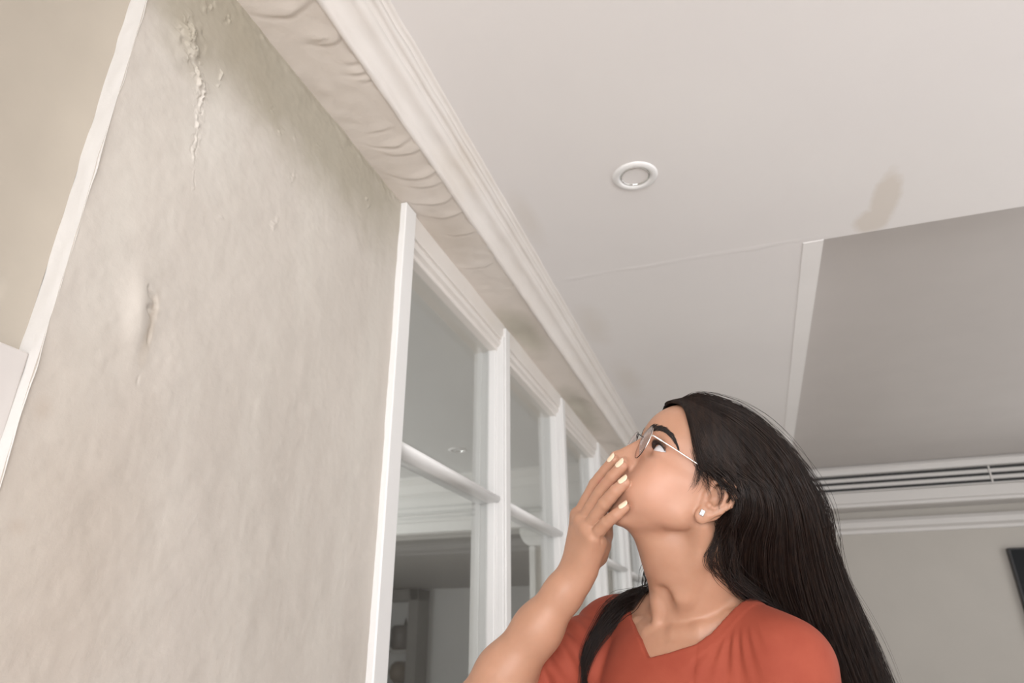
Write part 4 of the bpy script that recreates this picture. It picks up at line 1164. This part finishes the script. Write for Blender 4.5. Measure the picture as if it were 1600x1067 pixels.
M['lens'] = k.m
gp = hd(98, 0, 20)
glasses = tag(empty('eyeglasses', tuple(gp)), 'thin round metal eyeglasses worn by the woman', 'glasses')
def gch(o):
    o.parent = glasses; o.matrix_parent_inverse = Matrix.Translation(-glasses.location); return o
def wire(name, pts, r, mat, m_=40, sides=10, closed=False):
    g = np.asarray(pts) if closed else resample(pts, m_)
    if closed: g = np.concatenate([g, g[:1]])
    V_, F_ = tubes(g[None], np.array([r]), 1.0, sides)
    return gch(nobj(name, V_, F_, mat))
def tubes_profile_fix(): pass
def lensp(sgn, a, rr=1.0):
    y = 22.0 * math.cos(a) * rr; z = 24.0 * math.sin(a) * rr
    return hd(98.5 + z * 0.08, sgn * 33.5 + y, 20 + z)
for sgn in (1, -1):
    ring = [lensp(sgn, a) for a in np.linspace(0, 2 * math.pi, 72)]
    g = np.array(ring); V_, F_ = tubes(np.concatenate([g, g[1:3]])[None][:, :73], np.array([0.00062]), 1.0, 8)
    gch(nobj('rim', V_, F_, M['rim']))
    bm = bmesh.new()
    nrm = HM @ np.array([1, 0.0, -.08]); 
    for off in (0.0006, -0.0006):
        rings = [[bm.verts.new(lensp(sgn, a, rr) + nrm * (off + 0.0016 * (1 - rr ** 2))) for a in np.linspace(0, 2 * math.pi, 48, endpoint=False)] for rr in (0.985, 0.7, 0.4, 0.02)]
        for A_, B_ in zip(rings, rings[1:]):
            for i in range(48): bm.faces.new((A_[i], A_[(i + 1) % 48], B_[(i + 1) % 48], B_[i]))
    gch(bobj('lens', bm, M['lens'], None, True))
    # outer half of the rim catches as bright metal clip, then hinge and temple
    wire('rim_clip', [lensp(sgn, a) + HM[:, 0] * -0.0004 for a in (np.linspace(-0.55, 0.95, 12) if sgn > 0 else np.linspace(math.pi + .55, math.pi - .95, 12))], 0.00075, M['silver'])
    h0 = lensp(sgn, 0.30 if sgn > 0 else math.pi - 0.30)
    tm = [h0, hd(97.0, sgn * 58.5, 28), hd(91, sgn * 61, 27.6), hd(84, sgn * 63, 27.2)]
    wire('hinge', tm, 0.00125, M['silver'])
    wire('temple', [hd(85, sgn * 62.8, 27.3), hd(60, sgn * 67.5, 26.2), hd(24, sgn * 73.5, 24.5), hd(0, sgn * 77.5, 24), hd(-10, sgn * 77, 21), hd(-20, sgn * 74, 8)], 0.00085, M['silver'])
    wire('nose_pad_arm', [lensp(sgn, math.pi - .35 if sgn > 0 else .35), hd(95, sgn * 9.5, 22), hd(92, sgn * 10.5, 17)], 0.0004, M['silver'])
    bm = bmesh.new(); bmesh.ops.create_uvsphere(bm, u_segments=14, v_segments=10, radius=1)
    for v in bm.verts: v.co = Vector(hd(92 + v.co.x * 2.6, sgn * 11.5 + v.co.y * 1.2, 15 + v.co.z * 5))
    gch(bobj('nose_pad', bm, M['lens'], None, True))
wire('bridge', [lensp(1, math.pi - 0.45), hd(103.5, 6.5, 32.5), hd(105, 0, 34), hd(103.5, -6.5, 32.5), lensp(-1, 0.45)], 0.0007, M['rim'])

# ---- ear stud
ep = hd(-1.4, 76.3, -26.8)
ear = tag(empty('earring', tuple(ep)), 'small square crystal stud in the ear lobe of the woman', 'earring')
def ech(o): o.parent = ear; o.matrix_parent_inverse = Matrix.Translation(-ear.location); return o
eu = HM @ np.array([0.10, 0.12, 1.0]); eu /= np.linalg.norm(eu); en = HM @ np.array([.25, 0.95, -.1]); en -= eu * (en @ eu); en /= np.linalg.norm(en); er = np.cross(eu, en)
def ebox(name, a, b, d0, d1, mat, bev):
    bm = bmesh.new(); box(bm, -a, a, -b, b, d0, d1, bev)
    for v in bm.verts: v.co = Vector(ep + er * v.co.x + eu * v.co.y + en * v.co.z)
    return ech(bobj(name, bm, mat))
M['setting'] = NT('dark_silver', 0.3, (0.22, 0.215, 0.21)).m; M['setting'].node_tree.nodes['Principled BSDF'].inputs['Metallic'].default_value = 0.9
ebox('setting', 0.0029, 0.0038, -0.002, 0.0010, M['setting'], 0.0004)
k = NT('crystal', 0.03, (0.42, 0.42, 0.44)); k.b.inputs['Metallic'].default_value = 0.8; M['crystal'] = k.m
ebox('stone', 0.0016, 0.0024, 0.0006, 0.0020, M['crystal'], 0.0006)
